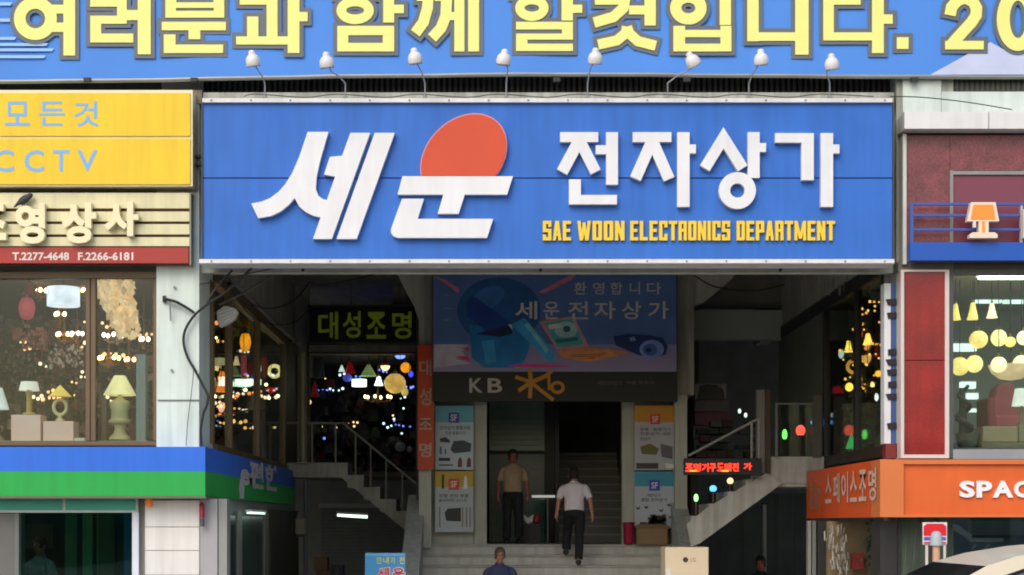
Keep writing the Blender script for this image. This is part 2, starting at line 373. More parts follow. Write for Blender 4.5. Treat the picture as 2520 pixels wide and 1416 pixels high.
g = G(); g.ring(1694, 20, 45, 41, 28); g.rect(1771, -32, 1799, 62); g.rect(1657, 64, 1686, 76); g.rect(1773, 64, 1800, 76); g.rect(1657, 74, 1800, 92); g.rect(1657, 91, 1686, 109); g.rect(1773, 91, 1800, 109); g.rect(1657, 108, 1800, 127)
g = G(); g.rect(1839, -32, 1867, 102); g.rect(1839, 80, 1960, 101); g.rect(1957, -32, 1990, 135)
g = G(); g.rect(2026, -12, 2118, 12); g.rect(2026, 11, 2052, 82); g.rect(2026, 80, 2148, 100); g.rect(2146, -32, 2175, 131); g.rect(2174, 36, 2197, 59)
g = G(); g.rect(2207, 92, 2236, 121)
g = G(); g.path([(2338,38),(2342,18),(2356,2),(2376,-5),(2394,4),(2403,20),(2402,38),(2392,54),(2372,76),(2352,98),(2342,110)], 28); g.rect(2326, 101, 2421, 122)
g = G(); g.ring(2505, 48, 52, 78, 32)
for g in LG:
    if g is LG[0]: pass
    g.build('letter_outline', GR, bn, YBN-.012, .004, grow=10, step=.00045)
    g.build('letter', YL, bn, YBN-.024, .004, step=.00045)
for (y, x1, hh) in ((10, 30, 8), (50, 28, 8), (95, 40, 7), (110, 118, 7), (123, 132, 7), (140, 112, 7)):
    MB().prism([(-700, y-hh/2), (x1, y-hh/2), (x1-4, y+hh/2), (-700, y+hh/2)], YBN-.006, .004).build('print_stripe', M('banner_pale_stripe', (160, 208, 255), .5), bn)
MB().prism([(2290, 184), (2384, 132), (2398, 128), (2437, 104), (2470, 122), (2800, 150), (2800, 184)], YBN-.004, .003).build('print_swoosh', M('banner_lavender', (205, 215, 248), .5), bn)

# ------------------------------------------------------------------ main sign
YM = 21.55
sg = thing('shop_sign', 'long blue signboard with raised white Korean letters and a red disc over the passage', 'sign', P(1350, 645, YM))
SB = M('sign_blue', (58, 120, 216), .5, .12, 1.1, spec=.25, streak=.10)
MB().prism([(499, 254), (2196, 254), (2197, 437), (498, 437)], YM, .4).build('panel', SB, sg)
MB().prism([(498, 440.5), (2197, 440.5), (2199, 637), (494, 637)], YM, .4).build('panel', SB, sg)
MB().pbox(500, 436, 2196, 442, YM+.02, .3).build('joint', M('sign_joint_blue', (36, 70, 150), .5), sg)
AL = M('white_aluminium', (238, 238, 240), .4, .08, 3, streak=.12)
MB().prism([(498, 242), (2196, 242), (2196, 252), (498, 252)], YM-.05, .45).build('frame', AL, sg)
MB().prism([(490, 638), (2201, 638), (2201, 648), (490, 648)], YM-.05, .45).build('frame', AL, sg)
for px in (497.5, 2198): MB().pbox(px-1.5, 252, px+1.5, 638, YM-.02, .4).build('frame', M('dark_edge', (60, 64, 62), .5), sg)
z7 = lambda p: (480+p[0]/2.93, 230+p[1]/2.93); z8 = lambda p: (1300+p[0]/2.739, 230+p[1]/2.739)
LW = M('letter_white', (242, 243, 248), .4, .05, 3, streak=.07)
D1, D2 = YM-.09, .085
Glyph().poly(*[z7(p) for p in [(812,278),(962,278),(930,385),(898,500),(876,600),(870,690),(890,740),(920,762),(950,770),(1010,600),(930,585),(972,458),(1060,450),(1120,285),(1262,285),(985,1050),(850,1050),(905,895),(850,882),(795,855),(750,815),(718,755),(680,800),(620,850),(550,884),(455,900),(405,795),(480,780),(540,756),(600,712),(650,655),(700,575),(750,460)]]).build('letter', LW, sg, D1, D2)
Glyph().poly(*[z7(p) for p in [(1295,285),(1440,285),(1165,1050),(1020,1050)]]).build('letter', LW, sg, D1, D2)
def disc(gr, yc=595):
    pts = []
    for i in range(72):
        t = 2*math.pi*i/72; a, c_ = 345+gr, 262+gr; u = a*math.cos(t); v = c_*math.sin(t); s2 = math.sqrt(.5)
        x = 1937+(u*s2+v*s2); y = 458+(-u*s2+v*s2)
        pts.append((x, min(y, yc)))
    out = []
    for p in pts:
        if not (p[1] >= yc and out and out[-1][1] >= yc and len(out) > 1 and out[-2][1] >= yc): out.append(p)
        else: out[-1] = p
    return [z7(p) for p in out]
MB().prism(disc(8), D1+.012, .07).build('disc_rim', M('disc_pink_rim', (226, 150, 160), .5), sg)
MB().prism(disc(0), D1, .011).build('disc', M('disc_red', (222, 92, 66), .6, .04, spec=.2), sg)
Glyph().poly(*[z7(p) for p in [(1495,598),(2292,598),(2250,730),(1945,730),(1900,868),(1750,868),(1790,730),(1460,730)]]).build('letter', LW, sg, D1, D2)
Glyph().poly(*[z7(p) for p in [(1492,760),(1650,760),(1605,905),(2150,905),(2105,1042),(1460,1042),(1430,1030),(1413,1005),(1412,980)]]).build('letter', LW, sg, D1, D2)
g = Glyph(); r8 = lambda g, a, b_, c_, d: g.rect(*z8((a,b_)), *z8((c_,d))); l8 = lambda g, pts, w: g.path([z8(p) for p in pts], w/2.739)
r8(g,215,262,472,328); l8(g,[(352,300),(228,530)],78); l8(g,[(338,300),(455,530)],74); r8(g,455,350,530,410); r8(g,525,262,605,615); r8(g,275,580,355,748); r8(g,350,685,598,748); g.build('letter', LW, sg, D1, D2)
g = Glyph(); r8(g,705,262,965,328); l8(g,[(844,300),(722,575)],78); l8(g,[(828,300),(950,578)],76); r8(g,1005,262,1088,765); r8(g,1086,345,1130,405); g.build('letter', LW, sg, D1, D2)
g = Glyph(); l8(g,[(1190,505),(1316,300),(1446,505)],76); r8(g,1480,262,1560,570); r8(g,1558,335,1603,395); c_ = z8((1410,655)); g.ring(c_[0], c_[1], 125/2.739, 124/2.739, 76/2.739); g.build('letter', LW, sg, D1, D2)
g = Glyph(); r8(g,1665,268,1925,332); r8(g,1842,330,1925,585); r8(g,1972,268,2055,765); r8(g,2053,345,2098,405); g.build('letter', LW, sg, D1, D2)
LY = M('letter_yellow', (252, 214, 60), .4, .05)
BL = {   # heavy condensed capitals on a 10 x 24 field
 'S': ('r',(0,0,10,3.8),(0,0,3.8,13),(0,9.8,10,13.8),(6.2,10,10,24),(0,20.2,10,24),(6.2,0,10,7.4),(0,16.8,3.8,24)),
 'E': ('r',(0,0,4,24),(0,0,9.6,3.8),(0,9.9,8.6,13.6),(0,20.2,9.6,24)), 'L': ('r',(0,0,4,24),(0,20,9.4,24)), 'I': ('r',(0,0,4,24)), 'T': ('r',(3,0,7,24),(0,0,10,3.9)),
 'C': ('r',(0,.6,3.9,23.4),(.6,0,9.6,3.8),(.6,20.2,9.6,24),(6.1,0,10,8),(6.1,16,10,24)), 'O': ('r',(0,.8,3.9,23.2),(6.1,.8,10,23.2),(.8,0,9.2,3.8),(.8,20.2,9.2,24)),
 'D': ('r',(0,0,3.9,24),(6.1,1,10,23),(0,0,9.2,3.8),(0,20.2,9.2,24)), 'P': ('r',(0,0,3.9,24),(6.1,.8,10,14),(0,0,9.4,3.8),(0,10.6,9.4,14.4)),
 'R': ('r',(0,0,3.9,24),(6.1,.8,10,12.6),(0,0,9.4,3.8),(0,10,9.4,13.4),(6.3,13,10,24)), 'N': ('r',(0,0,3.5,24),(6.5,0,10,24)), 'M': ('r',(0,0,3.5,24),(10.5,0,14,24)), 'W': ('r',), 'A': ('r',(2.6,15.2,7.4,18.4)) }
BD = {'N': [((2,0),(8,24),3.4)], 'M': [((2,0),(7,22),3.4),((12,0),(7,22),3.4)], 'A': [((1.7,24),(4.6,0),3.5),((8.3,24),(5.4,0),3.5)], 'W': [((1.6,0),(4,24),3.2),((7.2,2),(4.4,24),3),((6.8,2),(9.6,24),3),((12.4,0),(10,24),3.2)]}
for word, a, c_ in (('SAE', 1336, 1406), ('WOON', 1421, 1537), ('ELECTRONICS', 1551, 1797), ('DEPARTMENT', 1813, 2055)):
    ws = [{'I': 4, 'W': 14, 'M': 14}.get(ch, 10) + 1.7 for ch in word]; k_ = (c_-a)/(sum(ws)-1.7); x = a
    for ch, q in zip(word, ws):
        g = Glyph()
        for r_ in BL[ch][1:]: g.poly(*[(x+k_*u + (592-(544+2*v))*.0, 544+2*v) for u, v in ((r_[0],r_[1]),(r_[2],r_[1]),(r_[2],r_[3]),(r_[0],r_[3]))])
        for p0, p1, wd in BD.get(ch, []): g.poly((x+k_*(p0[0]-wd/2), 544+2*p0[1]), (x+k_*(p0[0]+wd/2), 544+2*p0[1]), (x+k_*(p1[0]+wd/2), 544+2*p1[1]), (x+k_*(p1[0]-wd/2), 544+2*p1[1]))
        g.build('letter', LY, sg, YM-.045, .044); x += q*k_

CB = M('cable_black', (44, 48, 48), .6)
def cable(label, pts, r=.014, name='cable', Y=21.93):
    q = [P(p[0], p[1], p[2] if len(p) > 2 else Y) for p in pts]; s_ = []
    for i in range(len(q)-1):                       # Catmull-Rom
        p0, p1, p2, p3 = q[max(0,i-1)], q[i], q[i+1], q[min(len(q)-1,i+2)]
        for k in range(5):
            t = k/5; s_.append(.5*((2*p1)+(p2-p0)*t+(2*p0-5*p1+4*p2-p3)*t*t+(3*p1-p0-3*p2+p3)*t**3))
    s_.append(q[-1]); b = MB().tube(s_, r, 6); return tag(b.build(name, CB, smooth=True), label, 'cable')
# eight sign lamps on bent arms
heads = [(622,148,652),(804,152,850),(1021,142,1046),(1240,145,1246),(1465,142,1446),(1704,150,1643),(1873,145,1843),(2047,156,2042)]
LNG = 'row of white lamps on arms above the blue sign'
LBL = ['leftmost white bell lamp on a bent arm above the blue sign', 'white bell lamp second from left, under the fourth yellow letter of the banner',
 'white bell lamp left of the yellow banner letter with two long uprights', 'white bell lamp in the middle gap between two banner words', 'white bell lamp overlapping the foot of a yellow banner letter, above the red disc side',
 'white lamp with a crooked five-cornered shade on a slanting arm', 'white bell lamp second from the right, between two yellow banner letters', 'rightmost white bell lamp, hanging lowest of its row']
LAMPW = M('lamp_white_enamel', (236, 234, 236), .4, .08, 9)
for i, (hx, hy, bx) in enumerate(heads):
    base = P(bx, 241, 21.6); hd = P(hx, hy, 20.85)
    t = thing('sign_lamp', LBL[i], 'sign lamp', base, LNG)
    k1 = P(bx, 205, 21.45); k2 = hd + Vector((.05*(1 if bx > hx else -1), .1, -.10))
    MB().tube([base, k1, (k1+k2)/2+Vector((0,0,.02)), k2, hd+Vector((0,.02,-.02))], .009, 6).build('arm', M('lamp_arm_grey', (186, 190, 194), .5), t)
    MB().cbox(base+Vector((0,0,.01)), .06, .05, .03).build('foot', RAIL, t)
    tl = random.uniform(-.25, .25); ax = Vector((tl*.6, -.25+random.uniform(-.12,.12), 1))
    prof = [(.08,-.078),(.088,-.055),(.09,-.02),(.083,.02),(.064,.05),(.044,.064),(.041,.08),(.037,.104),(.02,.116),(.0,.118)]
    if i == 5: ax = Vector((-.5, -.2, .85))
    n_ = 18; s = MB().lathe(hd, prof, n_, ax); s.build('shade', LAMPW, t, smooth=True)
    MB().lathe(hd, [(.0,-.02),(.035,-.03),(.04,-.05),(.03,-.075),(0,-.085)], 10, ax).build('bulb', M('unlit_bulb', (200, 196, 186), .3), t, smooth=True)
    MB().lathe(hd, [(.081,-.079),(.086,-.074),(.085,-.066)], n_, ax).build('rim', M('lamp_rim_grey', (150, 148, 148), .5), t)
    if i == 5: MB().prism([(1686, 142), (1702, 148), (1722, 142), (1717, 156), (1700, 160)], 20.84, .05).build('bent_flap', LAMPW, t)

cable('thin grey wire sagging between the feet of the sign lamps', [(600,238,21.58)]+[(652+k*99+ (0 if k % 2 else -20), 232+(8 if k % 2 else 0), 21.58) for k in range(15)]+[(2150,238,21.58)], .006)
sb_ = None
for i in range(18):
    px = 520+i*97.5
    for py in (247, 643):
        if sb_ is None: sb_ = MB().lathe(P(px, py, YM-.05), [(0,.012),(.011,.01),(.014,0)], 8, (0,-1,0)).build('fixing_screw', RAIL, sg); p0_ = P(px, py, YM-.05)
        else: c = sb_.copy(); COL.objects.link(c); c.parent = sg; c.location = P(px, py, YM-.05)-p0_
# ------------------------------------------------------------------ yellow CCTV sign, left
ys = thing('shop_sign', 'bright yellow two-row signboard with pale blue letters above the cream striped sign', 'sign', P(200, 458, 21.7))
MB().pbox(-760, 222, 474, 459, 21.72, .4).build('frame', M('cream_frame', (250, 240, 200), .4), ys)
YY = M('sign_yellow', (254, 216, 66), .55, .06, 1.2, spec=.2, streak=.07)
MB().pbox(-755, 229, 468, 335, 21.7, .019).build('panel', YY, ys); MB().pbox(-755, 341, 468, 454, 21.7, .019).build('panel', YY, ys)
LB = M('letter_pale_blue', (128, 186, 236), .5, .03)
for s, a, b1, c_, d in (('모', 12, 250, 73, 310), ('든', 96, 250, 160, 310), ('것', 182, 250, 243, 312), ('C', -18, 370, 34, 424), ('C', 60, 370, 108, 424), ('T', 130, 370, 171, 422), ('V', 190, 370, 240, 422)):
    ftext('letter', s, a, b1, c_, d, 21.697, LB, ys, .012)
# cream striped sign with raised letters
cs = thing('shop_sign', 'cream ribbed signboard with maroon grooves, raised cream letters and a red telephone strip', 'sign', P(200, 655, 21.75))
CRM = M('sign_cream', (236, 230, 186), .5, .08, 3, streak=.14)
MB().pbox(-760, 476, 470, 652, 21.86, .13).build('backing', M('sign_maroon', (112, 62, 52), .5), cs)
for (a, c_) in ((475, 513), (521, 545), (552, 577), (584, 606)): MB().pbox(-760, a, 466, c_, 21.80, .058).build('slat', CRM, cs)
MB().pbox(466.5, 475, 470, 652, 21.79, .2).build('edge', M('groove_grey', (150, 148, 120), .5), cs)
MB().pbox(-760, 609, 464, 648, 21.79, .06).build('telephone_strip', M('sign_brick_red', (172, 52, 46), .45, .06), cs)
CL = M('letter_cream', (252, 240, 198), .4, .04)
for s, a, b1, c_, d in (('영', 42, 504, 115, 603), ('상', 156, 502, 240, 602), ('사', 260, 500, 344, 584), ('조', -62, 505, 20, 594)):
    ftext('letter', s, a, b1, c_, d, 21.78, CL, cs, .045, .09)
PW = M('print_white', (240, 225, 220), .5)
ftext('telephone_number', 'T.2277-4648', 30, 621, 170, 641, 21.786, PW, cs, .025); ftext('telephone_number', 'F.2266-6181', 192, 621, 328, 641, 21.786, PW, cs, .025)
# bird on the letters
bp = P(58, 500, 21.72); bd2 = tag(MB().build('x', DARK) if False else thing('bird', 'dark grey bird perched on top of a raised cream letter', 'bird', P(60, 508, 21.72)))
q = MB(); q.tube([P(34,511,21.72), P(44,502,21.72), P(54,495,21.72), P(64,489,21.72), P(71,484,21.72), P(77,480,21.72), P(80,479,21.72)], [.008,.022,.045,.05,.036,.03,.012], 10)
q.build('body', M('bird_grey', (70, 72, 76), .7, .2, 12), bd2, smooth=True)
MB().tube([P(78,480,21.72), P(83,482,21.72)], [.01,.002], 6).build('beak', DARK, bd2)
MB().tube([P(60,496,21.72), P(60,508,21.72)], .006, 5).build('leg', DARK, bd2); MB().tube([P(55,497,21.72), P(55,508,21.72)], .006, 5).build('leg', DARK, bd2)

# ------------------------------------------------------------------ lamps in general
def emat(rgb, e): return M('glow_%d_%d_%d_%d' % (rgb[0], rgb[1], rgb[2], int(e*10)), rgb, .4, .03, emit=e)
def pendant(px, py, Y, wpx, hpx, rgb, e, label, shape='globe', top=None, group=None, cord=True, cat='pendant lamp', name='pendant_lamp'):
    c = P(px, py, Y); r = wpx/2/FL*Y; h = hpx/FL*Y; t = thing(name, label, cat, c, group); m = emat(rgb, e)
    b = MB()
    if shape == 'globe': b.ball(c, r, 14, h/2/r)
    elif shape == 'bell': b.lathe(c, [(r*.25,h/2),(r*.4,h*.42),(r*.55,h*.1),(r*.8,-h*.3),(r,-h/2),(r*.9,-h*.48),(0,-h*.2)], 14)
    elif shape == 'cone': b.lathe(c, [(r*.2,h/2),(r,-h/2),(r*.95,-h/2),(0,-h*.1)], 14)
    elif shape == 'drum': b.lathe(c, [(0,h/2),(r,h/2),(r,-h/2),(0,-h/2)], 18)
    elif shape == 'bowl': b.lathe(c, [(r,h/2),(r*.85,0),(r*.5,-h*.38),(0,-h/2)], 16)
    elif shape == 'lantern': b.lathe(c, [(r*.6,h/2),(r*.9,h*.3),(r,0),(r*.8,-h*.35),(r*.5,-h/2),(0,-h/2)], 10)
    elif shape == 'ring':
        b.tube([c+Vector((r*math.cos(a*math.pi/10)*.8, 0, r*math.sin(a*math.pi/10)*.8)) for a in range(21)], r*.25, 8)
    b.build('shade', m, t, smooth=True)
    if cord:
        zt = top if top else c.z+h/2+.5
        MB().tube([c+Vector((0,0,h/2*.9)), (c.x,c.y,zt)], .006, 5).build('cord', DARK, t)
        MB().lathe(c+Vector((0,0,h/2)), [(r*.2,-.01),(r*.2,.03),(.005,.05)], 8).build('cap', M('brass', (180, 140, 70), .35, metal=.8), t)
    return t
def chandelier(px, py, Y, wpx, n, rgb, e, label, group=None, top=None, body=(170,130,70)):
    c = P(px, py, Y); r = wpx/2/FL*Y; t = thing('chandelier', label, 'chandelier', c, group); bm_ = M('chandelier_%d_%d_%d' % body, body, .35, metal=.6)
    MB().lathe(c, [(.0,-.12),(.03,-.1),(.02,-.02),(.045,.02),(.02,.08),(.012,.2)], 8).build('stem', bm_, t, smooth=True)
    MB().tube([c+Vector((0,0,.18)), (c.x,c.y, top or c.z+.6)], .006, 5).build('chain', bm_, t)
    for k in range(n):
        a = 2*math.pi*k/n + .35; d = Vector((math.cos(a), math.sin(a)*.6, 0)); e_ = c + d*r
        MB().tube([c+Vector((0,0,-.02)), c+d*r*.5+Vector((0,0,-.07)), e_+Vector((0,0,-.03)), e_+Vector((0,0,.01))], .008, 5).build('arm', bm_, t)
        MB().ball(e_+Vector((0,0,.04)), .028, 8, 1.3).build('bulb', emat(rgb, e), t, smooth=True)
    return t
def table_lamp(px, pyt, pyb, Y, shade, stand, label, group=None):
    """shade: (top half width, bottom half width, top py, bottom py, rgb, glow); stand: list of (half width, py) with colour"""
    base = P(px, pyb, Y); t = thing('table_lamp', label, 'table lamp', base, group); s = FL/Y
    a, c_, y0, y1, rgb, e = shade
    MB().lathe((base.x, Y, 0), [(a/s, Z(y0,Y)), (c_/s, Z(y1,Y)), (c_/s*.97, Z(y1,Y)), (a/s*.9, Z(y0,Y)-.005)], 18).build('lamp_shade', M('shade_%d_%d_%d' % rgb, rgb, .7, .05, emit=e), t, smooth=True)
    prof, col = stand
    MB().lathe((base.x, Y, 0), [(h/s, Z(y,Y)) for h, y in prof], 16, caps=True).build('stand', M('stand_%d_%d_%d' % col, col, .45, .1, 8), t, smooth=True)
    return t

def clutter(parent, name, x0, x1, y0, y1, z0, z1, n, cols, szs=(.05, .22), boxes=False):
    for i, c_ in enumerate(cols):
        b = MB()
        for _ in range(n//len(cols)):
            p = Vector((random.uniform(x0,x1), random.uniform(y0,y1), z0+(z1-z0)*random.random()**1.3)); r = random.uniform(*szs)/2
            k = 0 if boxes else random.random()
            if k < .35: b.cbox(p, r*1.6, r, r*random.uniform(.8,2.4))
            elif k < .7: b.lathe(p, [(r*.3,r),(r*random.uniform(.4,.8),r*.3),(r,-r*.8),(0,-r*.7)], 8)
            else: b.ball(p, r*.8, 8)
        tag(b.build(name, M('clutter_%d_%d_%d' % c_, c_, .6, .4, 6), parent), kind='stuff')
def sparkle(parent, x0, x1, y0, y1, z0, z1, n, cols, r=(.016,.036)):
    for c_ in cols:
        b = MB()
        for _ in range(n//len(cols)):
            # small bulbs sit in rows of two to five, as on the arms of a fitting
            p = Vector((random.uniform(x0,x1), random.uniform(y0,y1), random.uniform(z0,z1))); k = random.randint(1,4)
            for j in range(k): b.ball(p+Vector((j*random.uniform(.06,.1), 0, random.uniform(-.03,.03))), random.uniform(*r), 6)
        tag(b.build('small_bulbs', emat(c_, 1.7), parent), kind='stuff')
# ------------------------------------------------------------------ left lamp shop: front window
YW = 22.12
ls = thing('lamp_shop', 'upper lamp shop behind brown framed windows left of the pale column', 'shop', P(190, 1096, 22.1))
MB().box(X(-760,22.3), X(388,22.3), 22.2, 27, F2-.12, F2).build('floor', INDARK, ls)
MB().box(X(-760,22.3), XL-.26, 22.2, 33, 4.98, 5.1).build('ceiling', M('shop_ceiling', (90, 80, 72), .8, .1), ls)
MB().box(X(-760,22.3), X(395,22.3), 22.16, 22.3, Z(668,22.2), Z(640,22.2)).build('head_panel', M('greyish_green_trim', (120, 130, 118), .7), ls)
MB().box(-10.4, -10.3, 22.3, 33, F2, 5).build('wall', INDARK, ls)
MB().box(-10.3, XL-.9, 26.4, 26.5, F2, 5).build('wall', M('shop_back_brown', (50, 38, 35), .8, .35, 4), ls)
for r_ in ((-760, 668, 390, 686), (-760, 1086, 390, 1098), (376, 686, 390, 1086), (210, 686, 222, 1086), (223, 686, 236, 1086)):
    MB().pbox(*r_, YW, .09).build('window_frame', BROWN, ls, bevel=.008)
MB().pbox(-760, 686, 211, 1088, YW+.045, .008).build('pane', GLASS, ls); MB().pbox(235, 686, 377, 1088, YW+.045, .008).build('pane', GLASS, ls)
gl = 'lamps shown in the left shop window'
for k_ in range(2):
    o = MB().box(-7.15+2*k_, -5.85+2*k_, 22.5, 22.66, 4.952, 4.975).build('added_fill_light', WHITE, ls); MB().box(-7.1+2*k_, -5.9+2*k_, 22.54, 22.62, 4.92, 4.95).build('tube', emat((255,232,206), 6), o)  # out-of-view ceiling tubes added to light the window display
pendant(156, 731, 23, 80, 46, (225, 235, 255), .9, 'glowing white drum lamp hanging in the left shop window', 'drum', 4.98, gl)
pendant(66, 760, 23.3, 42, 52, (206, 82, 100), .25, 'pinkish red lantern hanging left of the white drum lamp', 'lantern', 4.98, gl)
pendant(74, 712, 23.5, 40, 26, (150, 66, 62), .12, 'dark red shade hanging above the pinkish lantern', 'bell', 4.98, gl)
chandelier(96, 722, 24, 34, 4, (255, 205, 150), 8, 'two-bulb brass chandelier between the red shade and the white drum', gl, 4.98)
chandelier(146, 780, 24.4, 26, 3, (255, 205, 160), 8, 'small brass chandelier just under the white drum lamp', gl, 4.98)
chandelier(158, 830, 24.6, 36, 5, (255, 190, 120), 8, 'warm chandelier below the white drum, halfway down the window', gl, 4.98)
chandelier(190, 828, 24.9, 26, 4, (235, 225, 215), 5, 'pale chandelier against the brown window post, halfway down', gl, 4.98)
chandelier(268, 888, 24.2, 50, 5, (255, 195, 110), 9, 'wide brass chandelier glowing above the big cream urn lamp', gl, 4.98)
chandelier(318, 892, 24.0, 24, 3, (255, 170, 100), 8, 'small amber chandelier beside the pale blue post', gl, 4.98)
chandelier(208, 722, 24.4, 14, 3, (255, 205, 120), 8, 'tiny chandelier at the top of the brown window post', gl, 4.98)
chandelier(290, 832, 24.8, 70, 6, (255, 225, 200), 6, 'spreading white chandelier under the large peach crystal reflection', gl, 4.98, body=(190,170,160))
chandelier(354, 842, 24.3, 22, 3, (255, 215, 190), 7, 'small pale chandelier by the right edge of the window', gl, 4.98)
def crystal(px0, py0, px1, py1, Y, n, cols, label, shapef=None, sz=.05, grp=gl):
    c = P((px0+px1)/2, (py0+py1)/2, Y); t = thing('crystal_cluster', label, 'hanging lamp', c, grp)
    for ci, (col, e) in enumerate(cols):
        b = MB()
        for _ in range(n//len(cols)):
            for tr in range(20):
                u, v = random.random(), random.random()
                if shapef is None or shapef(u, v): break
            p = P(px0+(px1-px0)*u, py0+(py1-py0)*v, Y+random.uniform(-.25,.25)); s_ = sz*random.uniform(.5,1.2)
            m = Matrix.Rotation(random.uniform(-1,1), 3, 'Y') @ Matrix.Rotation(random.uniform(-.9,.9), 3, 'X')
            pts = [p+m@Vector(q)*s_ for q in ((0,-.05,-1),(.55,-.2,0),(0,-.05,.9),(-.55,.2,0),(0,.35,0))]
            b.add(pts, [(0,1,2,3),(0,1,4),(1,2,4),(2,3,4),(3,0,4)])
        b.build('crystals', M('crystal_%d_%d_%d' % col, col, .35, .2, 6, emit=e), t)
    MB().tube([c, (c.x,c.y,4.98)], .01, 5).build('stem', DARK, t); return t
crystal(236, 690, 352, 832, 23.6, 420, [((238,208,160),.45),((240,214,176),.5),((230,196,150),.38)], 'large pale peach reflection built of crystals, filling the top right of the left shop window', lambda u, v: abs(u-(.35+.35*v)) < .42-.2*v, .075)  # glowing crystals stand in for a peach reflection on the glass
crystal(50, 815, 122, 858, 24.4, 110, [((170,88,84),.15),((190,120,120),.2),((110,70,70),.05)], 'rosy crystal lamp hanging low in the left window pane', None, .05)
crystal(120, 845, 205, 905, 25.2, 120, [((200,170,160),.15),((130,110,100),.05),((210,200,190),.2)], 'grey white crystal lamp beside the brown window post', None, .045)
crystal(20, 870, 200, 960, 25.8, 160, [((120,104,96),.0),((80,74,74),0),((160,150,140),.06)], 'dim wide crystal lamp at the back of the left shop', None, .05)
MB().box(-8.5, XL-1, 26.0, 26.35, F2+.75, F2+.8).build('shelf', BROWN, ls)
b = MB()
for i in range(130):
    b.cbox((random.uniform(-8.3, XL-1.1), random.uniform(26.05,26.3), F2+.8+random.choice((0,.5,1.0))+random.uniform(.06,.2)), random.uniform(.05,.2), .1, random.uniform(.1,.4))
tag(b.build('shelf_goods', M('shelf_goods_mix', (150, 130, 120), .6, .7, 3.5), ls), kind='stuff')
clutter(ls, 'hanging_stock', -7.6, XL-1, 25.2, 26.3, F2+.3, 4.7, 520, [(196,120,112),(214,180,160),(150,140,150),(96,66,60),(50,40,38),(150,128,112),(34,30,30),(90,40,38),(54,58,70)], (.04,.2))
sparkle(ls, -7.6, XL-1, 24.6, 26, 3.4, 4.75, 34, [(255,190,130),(255,220,180)])
SILLZ = Z(1088, 22.6)
MB().box(X(-760,22.6), X(376,22.6), 22.24, 23.0, SILLZ-.12, SILLZ).build('display_shelf', M('display_shelf_wood', (176, 160, 140), .6), ls)
PK = M('pink_plinth', (255, 216, 212), .6, .05, 2)
for a, y0, c_, lb in ((27, 1021, 100, 'pink display box under the lamp with a gold stem'), (106, 1037, 181, 'lower pink display box under the yellow pyramid lamp')):
    o = MB().pbox(a, y0, c_, 1088, 22.5, .3).build('display_box', PK, bevel=.006); tag(o, lb, 'display box', 'pink display boxes in the left window')
table_lamp(72, 940, 1021, 22.62, (20, 25, 940, 962, (235,230,222), .4), ([(16,1021),(16,1017),(7,1014),(7,975),(10,965),(4,960)], (204,176,96)), 'table lamp with a flat white top and gold stem on the taller pink box', gl)
tl_ = table_lamp(148, 948, 1037, 22.62, (1, 28, 948, 976, (236,200,96), .4), ([(11,1037),(11,1033),(5,1030),(4,1022),(4,1020)], (230,216,170)), 'yellow pyramid lamp over a cream ring on the lower pink box', gl)
c_ = P(148, 1003, 22.62); MB().tube([c_+Vector((.085*math.cos(a*math.pi/12), 0, .1*math.sin(a*math.pi/12))) for a in range(25)], .024, 8).build('ring', M('stand_230_216_170', (230,216,170), .45), tl_, smooth=True)
table_lamp(295, 925, 1083, 22.6, (14, 40, 925, 973, (244,230,170), .5), ([(27,1083),(26,1077),(18,1070),(13,1060),(15,1045),(26,1042),(28,1036),(22,1032),(21,1012),(26,995),(22,988),(12,984),(6,978),(5,972)], (216,204,158)), 'big table lamp with cream cone shade on a cream urn with handles', gl)
table_lamp(-6, 955, 1086, 22.6, (12, 28, 955, 1008, (222,232,230), .4), ([(18,1086),(16,1080),(5,1070),(5,1008)], (150,140,120)), 'white cone table lamp cut by the left edge of the picture', gl)
o = tag(MB().pbox(335, 872, 358, 1086, 22.5, .18).build('display_post', M('blue_grey_post', (132, 148, 160), .6, .1)), 'slim blue grey post standing right of the big cream urn lamp', 'post')
tag(MB().pbox(183, 1078, 208, 1088, 22.5, .2).build('display_box', M('white_box', (230, 220, 214), .6)), 'small flat white box right of the lower pink box', 'display box')
MB().pbox(250, 984, 262, 1084, 23.4, .1).build('shelf_bracket', INDARK, ls)

# ------------------------------------------------------------------ left awning band, blue over green
def side_band(name, parent, mat, X0, X1, Y0, Y1, z0, z1):
    MB().box(X0, X1, Y0, Y1, z0, z1).build(name, mat, parent)
YA = 21.6
XA = X(505, YA); YAe = XA*FL/(725-CX)
aw = thing('fascia_sign', 'blue over green fascia band wrapping the corner under the left lamp shop', 'fascia', P(400, 1222, YA))
BB = M('fascia_blue', (54, 118, 232), .5, .08, 1, spec=.25, streak=.07); GG = M('fascia_green', (46, 176, 82), .5, .08, 1, spec=.25, streak=.07)
zt, zm, zb = Z(1100,YA), Z(1160,YA), Z(1221,YA)
for nm, m, z0, z1 in (('blue_band', BB, zm, zt), ('green_band', GG, zb, zm-.001)):
    MB().box(-10.4, XA, YA, YA+.42, z0, z1).build(nm, m, aw); MB().box(XA-.35, XA, YA+.421, YAe, z0, z1).build(nm, m, aw)
MB().box(-10.4, XA+.01, YA-.01, YA+.42, zb-.03, zb-.001).build('bottom_trim', M('fascia_trim', (110, 110, 90), .6), aw)
SW = M('side_letter_white', (206, 210, 224), .5, .2, 8)
ya = YS(590, XA); yb_ = YS(683, XA)
text('lettering', 'e편한', (XA+.01, ya, Z(1200, ya)+.02), (0,1,0), (0,0,1), (1,0,0), yb_-ya, .42, SW, aw, .045)
MB().xprism([(ya, 1.97), (ya+.35, 1.97), (ya+.42, 2.12), (ya+.35, 2.25), (ya, 2.25), (ya-.08, 2.12)], XA+.004, XA+.008).build('emblem', SW, aw)

